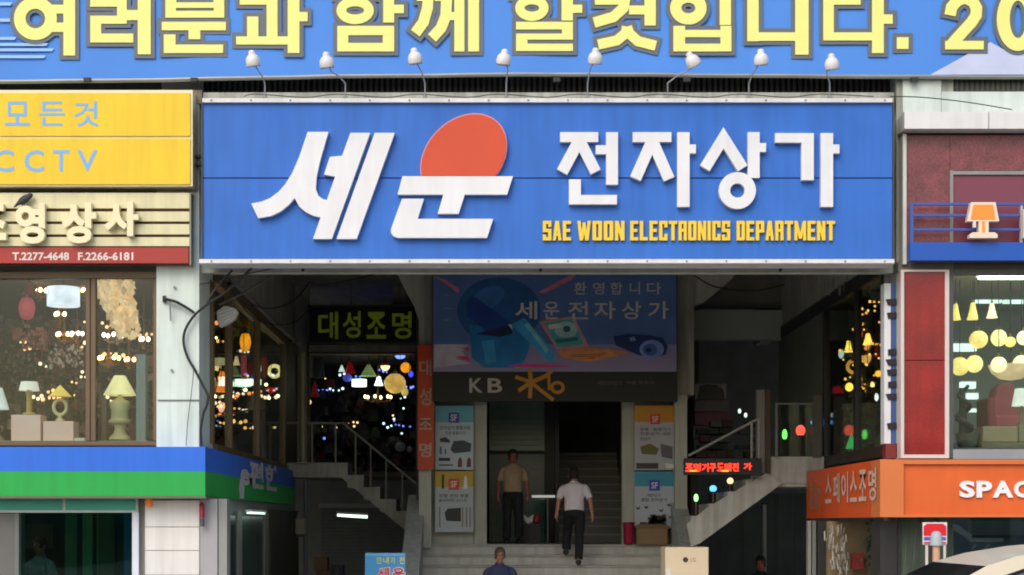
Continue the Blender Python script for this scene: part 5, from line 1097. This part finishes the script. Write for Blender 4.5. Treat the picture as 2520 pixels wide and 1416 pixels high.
for s, a, c_ in (('S', 2360, 2398), ('P', 2402, 2440), ('A', 2442, 2492), ('C', 2494, 2532), ('E', 2540, 2575)): ftext('letter', s, a, 1184, c_, 1225, YA+.045, M('letter_pure_white', (250,244,244), .4), os_, .04, .03)
N_ = '스페이스조명'; y1 = YS(2030, XO-.01); y0 = YS(2160, XO-.01); L = y1-y0
for i, s in enumerate(N_):
    a0 = y1 - L*i/6; zc = 1.90
    text('letter', s, (XO-.012, a0-.04, zc), (0,-1,0), (0,0,1), (-1,0,0), L/6*.80, .42, M('side_letter_pale', (222,190,172), .5, .15, 8), os_, .02)
MB().xprism([(YS(1992,XO),1.82),(YS(2016,XO),1.82),(YS(2022,XO),2.1),(YS(1995,XO),2.3)], XO-.006, XO-.002).build('emblem', M('dull_emblem', (190,110,80), .5, .3, 6), os_)

# below the orange band
gp = thing('street_shop', 'glass street shop under the orange band, reflecting the parked car', 'shop', P(2400, 1590, 21.9))
MB().pbox(2210, 1274, 2216, 1620, 21.95, .3).build('frame', DARK, gp); MB().pbox(2216, 1274, 3250, 1620, 22.0, .01).build('pane', Mglass('mirror_glass', (200,210,206), .3), gp)
MB().pbox(2216, 1560, 3250, 1600, 21.96, .04).build('kick_plate', DARK, gp); MB().box(X(2206,22)+.5, 12, 24, 24.1, .14, F2-.2).build('wall', M('grey_shop_wall', (92,96,94), .7, .3, 2), gp); MB().box(5.4, 12, 22.3, 24, F2-.22, F2-.2).build('ceiling', INDARK, gp)
MB().box(5.6, 9, 22.6, 22.75, 2.28, 2.32).build('added_fill_light', WHITE, gp); MB().box(5.7, 8.9, 22.64, 22.71, 2.25, 2.278).build('tube', emat((230,250,240), 4), gp)  # ceiling tube added to light the shapes behind this glass
CRD = M('cream_reflection', (206,196,166), .6, .1, 3); GD = M('slate_reflection', (86,92,104), .5, .2, 3); WD_ = M('white_reflection', (230,232,232), .5, .08)
o = thing('reflection_block', 'stand-in for a cream and slate car reflection behind the glass beside the corner post', 'reflection shape', P(2240, 1580, 22.9)); MB().prism([(2214,1316),(2226,1300),(2262,1292),(2272,1294),(2272,1322),(2214,1330)], 22.9, .4).build('top', CRD, o, bevel=.01); MB().pbox(2216, 1331, 2270, 1590, 22.95, .35).build('front', GD, o)  # car reflection put into solid shapes behind the glass
o = thing('reflection_frame', 'stand-in for a white sloping reflection behind the glass, right of the red and white sign', 'display board', P(2370, 1580, 22.9)); MB().prism([(2336,1290),(2352,1290),(2392,1316),(2392,1326),(2384,1326),(2346,1304),(2340,1350),(2334,1350)], 22.9, .06).build('frame', WD_, o); MB().prism([(2344,1308),(2384,1330),(2392,1362),(2342,1362)], 22.93, .05).build('panel', M('slate_dark', (56,66,74), .4, .2, 3), o)  # white diagonal of a reflected car, built as a frame
o = thing('reflection_block', 'stand-in for a long grey green reflection with a white strip behind the glass above the car roof', 'reflection shape', P(2460, 1580, 23.2)); MB().pbox(2386, 1282, 3250, 1316, 23.4, .1).build('back_panel', M('grey_green_reflection', (132,146,136), .5, .25, 4), o); MB().pbox(2386, 1317, 3250, 1324, 23.2, .3).build('gap', DARK, o); MB().pbox(2386, 1325, 2470, 1334, 23.1, .4).build('strip', WD_, o); MB().pbox(2386, 1336, 3250, 1400, 23.2, .3).build('front', M('lavender_grey', (120,124,144), .5, .2, 4), o)  # grey green bands of the reflection, built as solid blocks
for a_ in (2420, 2388): MB().prism([(a_,1352),(a_+10,1340),(a_+18,1340),(a_+8,1352)], 23.19, .005).build('painted_glint', WD_, o)  # white strips painted as glints of that reflection
MB().pbox(2166, 1282, 2209, 1620, 21.98, .5).build('corner_post', M('charcoal', (46,44,44), .4, .2), gp)
gn = thing('side_gift_shop', 'small shop with silver wind chimes and a brown wall under the orange side panel', 'shop', P(2100, 1580, 24))
MB().pbox(2036, 1283, 2170, 1590, 24.6, .1).build('wall', M('ochre_wall', (130,112,84), .7, .3, 2.5), gn)
for a, c_, m in ((1988, 1996, RAIL), (1999, 2008, M('steel_dim', (120,126,122), .5)), (2012, 2034, M('dark_post', (50,50,50), .5))): MB().pbox(a, 1282, c_, 1590, 25.2, .12).build('post', m, gn)
MB().pbox(2097, 1362, 2126, 1402, 24.4, .1).build('red_plaque', M('plaque_red', (130,40,40), .6, .2, 5), gn)
b = MB()
for i in range(80):
    px = 2062+random.gauss(0,13); py = random.uniform(1285,1400); p = P(px, py, 24.2+random.random()*.2); b.tube([p, p+Vector((random.uniform(-.02,.02),0,-random.uniform(.04,.14)))], random.uniform(.005,.014), 5)
o = thing('wind_chimes', 'cluster of silver wind chimes hanging under the orange side panel', 'wind chimes', P(2062, 1285, 24.2)); tag(b.build('chimes', M('silver', (200,196,190), .3, .2, 9, metal=.6), o), kind='stuff')
o = thing('potted_plant', 'dark leafy plant beside the charcoal corner post', 'plant', P(2145, 1590, 24)); b = MB()
for i in range(90):
    p = P(2145+random.gauss(0,9), 1345+random.gauss(0,26), 24+random.uniform(-.1,.1)); a = random.random()*6; d = Vector((math.cos(a),.3,math.sin(a)*.8))*.07; b.add([p, p+d*.5+Vector((0,0,.02)), p+d, p+d*.5-Vector((0,0,.02))], [(0,1,2,3)])
b.build('foliage', M('dark_leaf', (48,62,44), .6, .3), o); MB().tube([P(2146,1400,24), P(2146,1560,24)], .02, 6).build('stem', DARK, o); MB().lathe(P(2146,1590,24), [(.1,0),(.14,.25),(.13,.25),(.0,.2)], 12).build('pot', BROWN, o, smooth=True)
# red, white and blue sign, and post
o = thing('parking_sign', 'small red, white and blue sign in front of the glass at the right', 'sign', P(2302, 1560, 21.5))
MB().pbox(2271, 1286, 2331, 1341, 21.5, .03).build('board', M('sign_white2', (232,226,230), .4), o, bevel=.004)
MB().prism([(2273,1296),(2281,1289),(2321,1289),(2329,1296),(2329,1319),(2273,1319)], 21.494, .004).build('red_field', M('sign_red', (222,34,44), .4, .05), o)
MB().pbox(2274, 1322, 2328, 1330, 21.494, .004).build('blue_stripe', M('sign_blue2', (90,100,190), .4), o); MB().pbox(2274, 1334, 2328, 1339, 21.494, .004).build('red_stripe', M('sign_red2', (214,80,110), .4), o)
for px in (2281, 2325): MB().pbox(px-3, 1342, px+3, 1580, 21.51, .03).build('leg', M('white_leg', (226,222,216), .5), o)
o = thing('bollard', 'tan post with a grey rounded cap in front of the red and white sign', 'bollard', P(2304, 1590, 21.2))
MB().tube([P(2304,1590,21.2), P(2304,1342,21.2)], .047, 12).build('post', M('tan_post', (214,168,136), .5, .1), o, smooth=True); MB().lathe(P(2304,1341,21.2), [(.0,.17),(.035,.165),(.06,.14),(.07,.09),(.08,.03),(.08,-.01),(0,-.01)], 14).build('cap', M('cap_grey', (176,186,196), .5), o, smooth=True)

# ------------------------------------------------------------------ parked car (cream saloon, front to the left)
def car():
    t = thing('parked_car', 'cream saloon car at the bottom right, only its roof and side window showing', 'car', (4.6, 11, 0))
    CP = M('car_cream', (226,214,188), .4, .04, 1, coat=.2); WG = M('car_window', (96,104,124), .08, .05, spec=.8); WD = M('car_windscreen', (30,32,36), .06, .05, spec=.8)
    Yn, Yf = 10.1, 11.8; 
    low = [(2.05,.35),(2.0,.62),(2.15,.78),(3.05,.93),(5.65,.96),(6.35,.93),(6.5,.7),(6.45,.35)]
    b = MB(); n = len(low)
    for (x, z) in low: pass
    ring = lambda yy, s: [(x+(0 if s else .02), yy, z) for x, z in low]
    secs = [(Yn+.06, .97), (Yn, 1), (Yf, 1), (Yf-.06, .97)]
    A = [(x, Yn, z) for x, z in low]; B = [(x, Yf, z) for x, z in low]
    b.add(A+B, [tuple(range(n)), tuple(range(2*n-1, n-1, -1))]+[(i,(i+1)%n,(i+1)%n+n,i+n) for i in range(n)]); b.build('body', CP, t, bevel=.03)
    # greenhouse: roof curve sampled; side inset towards the top
    roof = [(2.47,.95),(2.66,1.12),(2.86,1.265),(3.02,1.345),(3.22,1.405),(3.5,1.452),(3.9,1.485),(4.4,1.48),(4.9,1.42),(5.3,1.30),(5.6,1.12),(5.85,.97)]
    def side(x, z, near, off=0): ins = .28*(z-.95)/.53 + off; return (x, (Yn+.03+ins) if near else (Yf-.03-ins), z)
    b = MB(); N = len(roof); V = [side(x, z, True) for x, z in roof] + [side(x, z, False) for x, z in roof]
    b.add(V, [(i, i+1, i+1+N, i+N) for i in range(3, N-4)])
    # outer side frame strips (pillars): between roof curve and an inset curve
    inn = []
    for i, (x, z) in enumerate(roof): cx_ = 4.2; inn.append((x+(cx_-x)*.075+(.05 if i < 3 else 0), max(.96, z-.062)))
    for near in (True, False):
        A = [side(x, z, near) for x, z in roof]; B = [side(x, z, near) for x, z in inn]; b.add(A+B, [(i, i+1, i+1+N, i+N) for i in range(N-1)])
    bo = b.build('roof', CP, t, smooth=True)
    for near in (True, False):
        g = MB(); q = [side(x, z, near, .012) for x, z in inn]; q = q + [side(5.6, .96, near, .012), side(2.7, .96, near, .012)]; g.add(q, [tuple(range(len(q)))]); g.build('side_window', WG, t)
        MB().add([side(x, z, near, -.004) for x, z in ((4.05,.97),(4.13,.97),(4.17,1.42),(4.1,1.42))], [(0,1,2,3)]).build('door_pillar', CP, t)
        rub = [side(x, z-.003, near, -.006) for x, z in inn[2:10]]; MB().tube(rub, .008, 5).build('window_seal', DARK, t)
    g = MB(); g.add([side(*roof[i], True) for i in (0,1,2,3)]+[side(*roof[i], False) for i in (0,1,2,3)], [(0,1,5,4),(1,2,6,5),(2,3,7,6)]); g.build('windscreen', WD, t)
    g = MB(); g.add([side(*roof[i], True) for i in (8,9,10,11)]+[side(*roof[i], False) for i in (8,9,10,11)], [(0,1,5,4),(1,2,6,5),(2,3,7,6)]); g.build('rear_window', WD, t)
    for x in (2.85, 5.55):
        for y in (Yn+.0, Yf-.2):
            w_ = MB().lathe((x, y, .32), [(0,0),(.24,0),(.32,.02),(.32,.18),(.24,.2),(0,.2)], 20, (0,1,0)).build('wheel', BLACK, t, smooth=True); MB().lathe((x, y-.006, .32), [(0,0),(.2,0),(.2,.21),(0,.212)], 16, (0,1,0)).build('rim', STEEL, w_)
    for y in (Yn+.25, Yf-.25): MB().cbox((2.04, y, .7), .06, .3, .12).build('headlight', M('headlight', (220,225,230), .2), t); MB().cbox((6.46, y, .8), .06, .25, .12).build('tail_light', M('tail_red', (150,20,20), .3), t)
    MB().cbox((3.0, Yn-.06, 1.02), .12, .12, .1).build('mirror', CP, t, bevel=.02)
    return t
car()

# ------------------------------------------------------------------ people
SKIN = M('skin', (196, 140, 112), .6, .05); SKD = M('skin_dark', (160, 96, 82), .6, .05)
def blob(parts, voxel=.012, jitter=0):
    """parts: list of MB closed surfaces fused into one continuous surface with a voxel remesh"""
    me = bpy.data.meshes.new('t'); vs = []; fs = []
    for p in parts: o_ = len(vs); vs += p.v; fs += [tuple(i+o_ for i in f) for f in p.f]
    me.from_pydata([tuple(v) for v in vs], [], fs); bm = bmesh.new(); bm.from_mesh(me); bmesh.ops.recalc_face_normals(bm, faces=bm.faces); bm.to_mesh(me); bm.free()
    ob = bpy.data.objects.new('t', me); COL.objects.link(ob); r = ob.modifiers.new('r', 'REMESH'); r.mode = 'VOXEL'; r.voxel_size = voxel
    s = ob.modifiers.new('s', 'SMOOTH'); s.factor = .5; s.iterations = 3
    dg = bpy.context.evaluated_depsgraph_get(); dg.update(); m2 = bpy.data.meshes.new_from_object(ob.evaluated_get(dg))
    bpy.data.objects.remove(ob)
    if jitter:
        nrm = [v.normal.copy() for v in m2.vertices]
        for v, n_ in zip(m2.vertices, nrm): v.co += n_*jitter*(noise.noise(v.co*9)+.6*noise.noise(Vector((v.co.x*22, v.co.y*22, v.co.z*8))))
    m2.polygons.foreach_set('use_smooth', [True]*len(m2.polygons)); return m2
def loft(rings, n=18):
    b = MB(); vs = []
    for (c, rx, ry) in rings:
        for k in range(n):
            a = 2*math.pi*k/n; vs.append((c[0]+rx*math.cos(a), c[1]+ry*math.sin(a), c[2]))
    m = len(rings); b.add(vs, [(i*n+k, i*n+(k+1)%n, (i+1)*n+(k+1)%n, (i+1)*n+k) for i in range(m-1) for k in range(n)]+[tuple(range(n-1,-1,-1)), tuple(range((m-1)*n, m*n))]); return b
def mix(a, c, t): return Vector(a)*(1-t)+Vector(c)*t
def person(label, root, rot, J, shirt, trous, hair, skin, short=True, sh_label=None, glasses=False):
    """J: joint positions in the figure's own frame, which faces -Y"""
    t = thing('person', label, 'person', root); t.rotation_euler.z = rot
    J = {k: Vector(v) for k, v in J.items()}
    def put(me, name, mat):
        me.materials.append(mat); o = bpy.data.objects.new(name, me); COL.objects.link(o); o.parent = t; return o
    H = J['head']; parts = []
    hd = MB()                                                     # head: skull, jaw, nose, ears
    hd.lathe(H, [(0,-.118),(.028,-.112),(.046,-.095),(.056,-.065),(.068,-.03),(.076,.01),(.079,.045),(.072,.08),(.05,.107),(.022,.117),(0,.119)], 20)
    hd.v = [(x, H.y+(y-H.y)*1.22+(-.012 if z < H.z-.03 else .006), z) for x, y, z in hd.v]; parts.append(hd)
    parts.append(MB().tube([H+Vector((0,-.085,.02)), H+Vector((0,-.112,-.022)), H+Vector((0,-.09,-.035))], [.009,.015,.008], 8))
    for s in (-1, 1): parts.append(MB().ball(H+Vector((.078*s,.008,-.004)), .022, 8, 1.3))
    parts.append(MB().tube([mix(J['neck'],H,-.35), J['neck'], H+Vector((0,.015,-.06))], [.07,.055,.056], 12))
    for s, S in ((-1,'l'), (1,'r')):
        sh, el, wr, ha = J['sh'+S], J['el'+S], J['wr'+S], J['ha'+S]
        parts.append(MB().tube([Vector((sh.x*.9, sh.y, sh.z-.05)), mix(sh,el,.5), el, mix(el,wr,.35), wr], [.04,.043,.037,.036,.025], 12))
        d = (ha-wr).normalized(); lat = Vector((0,1,0)).cross(d).normalized()*(.0)+Vector((0,-1,0)); lat = (lat - d*lat.dot(d)).normalized()
        pm = wr+d*.05; parts.append(MB().tube([wr, wr+d*.03, wr+d*.07, wr+d*.09], [.024,.034,.036,.028], 10))
        for f, (off, ln) in enumerate(((-.027,.065),(-.009,.078),(.009,.073),(.027,.055))):
            a = wr+d*.08+lat*off; k = Vector((-s*.018,0,0)); parts.append(MB().tube([a, a+d*ln*.5+k*.3, a+d*ln+k], [.0105,.0095,.008], 8))
        a = wr+d*.03-lat*.03; parts.append(MB().tube([a, a+d*.03-lat*.02, a+d*.06-lat*.025], [.012,.011,.009], 8))
    pel, ch, nk = J['pelvis'], J['chest'], J['neck']
    parts.append(loft([(pel, .13, .09), (mix(pel,ch,.5), .12, .085), (ch, .15, .10), (mix(ch,nk,.7), .11, .07), (nk, .05, .05)]))
    for s, S in ((-1,'l'), (1,'r')):
        hp, kn, an, to = J['hp'+S], J['kn'+S], J['an'+S], J['to'+S]
        parts.append(MB().tube([hp, kn, an], [.085,.052,.036], 12))
    put(blob(parts, .0085), 'body', skin)
    # shirt
    wst = mix(pel, ch, .12); shm = (J['shl']+J['shr'])/2
    parts = [loft([(wst+Vector((0,0,-.05)), .163, .118), (wst+Vector((0,0,.02)), .170, .125), (mix(pel,ch,.55), .166, .122), (mix(pel,ch,.85), .178, .126), (ch+Vector((0,0,.03)), .19, .124), (shm+Vector((0,0,-.02)), .186, .104), (shm+Vector((0,0,.022)), .150, .085), (mix(shm,nk,.7)+Vector((0,0,.01)), .082, .072), (nk+Vector((0,0,.0)), .062, .064)], 24)]
    for S in 'lr':
        sh, el, wr = J['sh'+S], J['el'+S], J['wr'+S]; cen = Vector((sh.x*.62, sh.y, sh.z-.035)); s0 = Vector((sh.x*.94, sh.y, sh.z-.035))
        pts = [cen, s0, mix(sh,el,.3), mix(sh,el,.6), mix(sh,el,.86)]; rr2 = [.05,.056,.059,.06,.062]
        if not short: pts = [cen, s0, mix(sh,el,.5), el, mix(el,wr,.6), mix(el,wr,.93)]; rr2 = [.05,.056,.056,.052,.045,.04]
        parts.append(MB().tube(pts, rr2, 14))
    parts.append(MB().tube([nk+Vector((.064*math.cos(q_*math.pi/8), .066*math.sin(q_*math.pi/8), .008 - .012*math.sin(q_*math.pi/8)*-1)) for q_ in range(17)], .013, 6))
    put(blob(parts, .011, .009), 'shirt', shirt)
    parts = [loft([(pel+Vector((0,0,-.09)), .16, .125), (pel, .165, .122), (pel+Vector((0,0,.09)), .15, .11)], 22)]
    for S in 'lr':
        hp, kn, an = J['hp'+S], J['kn'+S], J['an'+S]; parts.append(MB().tube([hp+Vector((0,0,.03)), mix(hp,kn,.5), kn, mix(kn,an,.5), mix(kn,an,.95)], [.104,.096,.08,.074,.078], 12))
    put(blob(parts, .012, .009), 'trousers', trous)
    for S in 'lr':
        an, to = J['an'+S], J['to'+S]; b = MB().tube([an+Vector((0,.045,-.035)), an+Vector((0,0,-.03)), mix(an,to,.5)+Vector((0,0,-.012)), to], [.04,.052,.05,.034], 10); o = b.build('shoe', BLACK, smooth=True); o.parent = t
    hr = MB(); hr.lathe(H+Vector((0,.012,.012)), [(.085,-.04),(.09,.0),(.09,.045),(.08,.085),(.055,.115),(.02,.126),(0,.127)], 20)
    hr.v = [(x, H.y+(y-H.y)*1.2, z) for x, y, z in hr.v]
    hr.v = [(x, max(y, H.y-.055) if z < H.z+.055 else y, z+(-.035 if y > H.y+.03 and z < H.z else 0)) for x, y, z in hr.v]
    hm = M('hair_%s' % hair[1], hair[0], .7, .3, 25, bump=.5); o = hr.build('hair', hm, smooth=True); o.parent = t
    for s in (-1, 1):
        o = MB().ball(H+Vector((.03*s,-.088,.014)), .0095, 8).build('eye', M('eye_dark', (30,24,22), .3), smooth=True); o.parent = t
        o = MB().tube([H+Vector((.016*s,-.094,.035)), H+Vector((.046*s,-.088,.035))], .004, 5).build('eyebrow', hm); o.parent = t
    o = MB().tube([H+Vector((-.024,-.092,-.06)), H+Vector((0,-.099,-.061)), H+Vector((.024,-.092,-.06))], .005, 6).build('mouth', M('lips', (150,80,74), .5)); o.parent = t
    return t
J0 = dict(pelvis=(0,0,.93), chest=(0,0,1.24), neck=(0,.01,1.44), head=(0,-.02,1.58), shl=(-.19,0,1.37), shr=(.19,0,1.37), ell=(-.255,.03,1.1), elr=(.255,.03,1.1), wrl=(-.27,-.03,.86), wrr=(.27,-.03,.86),
          hal=(-.27,-.05,.76), har=(.27,-.05,.76), hpl=(-.09,0,.88), hpr=(.09,0,.88), knl=(-.105,-.02,.48), knr=(.105,-.02,.48), anl=(-.11,.02,.09), anr=(.11,.02,.09), tol=(-.12,-.14,.04), tor=(.12,-.14,.04))
person('man in a tan short sleeved shirt and dark trousers standing in the dark entrance', (X(1262,30.9), 30.9, 1.243), R(4), J0, M('shirt_tan', (176,152,122), .8, .08, 6), M('trousers_black', (30,32,36), .8, .1), ((36,26,24), 'dark'), SKD)
JW = dict(J0); JW.update(pelvis=(0,0,.93), chest=(0,-.04,1.24), neck=(0,-.07,1.43), head=(0,-.12,1.555), ell=(-.27,.05,1.11), elr=(.27,.03,1.11), shl=(-.195,-.04,1.37), shr=(.195,-.04,1.37), wrl=(-.31,-.02,.88), wrr=(.30,.0,.90), hal=(-.315,-.05,.78), har=(.305,-.02,.80),
   knl=(-.09,-.02,.49), anl=(-.07,.06,.09), tol=(-.08,-.1,.035), knr=(.11,-.2,.60), anr=(.13,-.22,.26), tor=(.14,-.38,.21), hpr=(.09,-.02,.88))
person('man in a white short sleeved shirt and black trousers climbing the steps, seen from behind', (X(1413,29.3), 29.25, .887), R(180), JW, M('shirt_white', (232,224,232), .8, .05, 5), M('trousers_black', (30,32,36), .8, .1), ((34,28,26), 'dark'), SKIN)
JS = dict(J0); dz = -.42
for k in ('pelvis','chest','neck','head','shl','shr','ell','elr'): JS[k] = (J0[k][0], J0[k][1], J0[k][2]+dz-.02)
JS.update(pelvis=(0,.02,.51), wrl=(-.2,-.28,.62), wrr=(.2,-.28,.62), hal=(-.14,-.36,.6), har=(.14,-.36,.6), ell=(-.27,-.03,.7), elr=(.27,-.03,.7), hpl=(-.09,0,.47), hpr=(.09,0,.47), knl=(-.13,-.42,.46), knr=(.13,-.42,.46), anl=(-.13,-.42,.09), anr=(.13,-.42,.09), tol=(-.13,-.57,.04), tor=(.13,-.57,.04))
person('grey haired man in a dark navy shirt sitting at the foot of the steps', (X(1230,28.4), 28.4, -.06), R(8), JS, M('shirt_navy', (66,70,112), .8, .1, 6), M('trousers_black', (30,32,36), .8, .1), ((104,84,74), 'grey'), SKIN, sh_label=None)
person('man with a reddish face in dark clothes sitting in the dark under the right flight', (X(1872,30), 30, -.23), R(-14), JS, M('shirt_dark', (36,38,40), .8, .1, 6), M('trousers_black', (30,32,36), .8, .1), ((36,26,24), 'dark'), M('skin_ruddy', (190,104,88), .6), short=False)
person('seated figure in a pale blue top behind the dark green glass at lower left', (X(100,23.3), 23.3, .16), R(-30), JS, M('shirt_paleblue', (96,112,122), .8, .1, 6), M('trousers_black', (30,32,36), .8, .1), ((36,26,24), 'dark'), SKD)
o = thing('stool', 'low plain stool under the man in the dark below the right flight', 'stool', (X(1872,30), 30.0, .13)); MB().box(X(1872,30)-.2, X(1872,30)+.2, 29.9, 30.25, .16, .2).build('seat', BROWN, o)
for sx in (-.17, .17):
    for sy in (-.07, .2): MB().box(X(1872,30)+sx-.015, X(1872,30)+sx+.015, 30+sy-.015, 30+sy+.015, .131, .16).build('leg', DARK, o)
for o in list(bpy.data.objects):
    if '_p' in o.keys(): del o['_p']
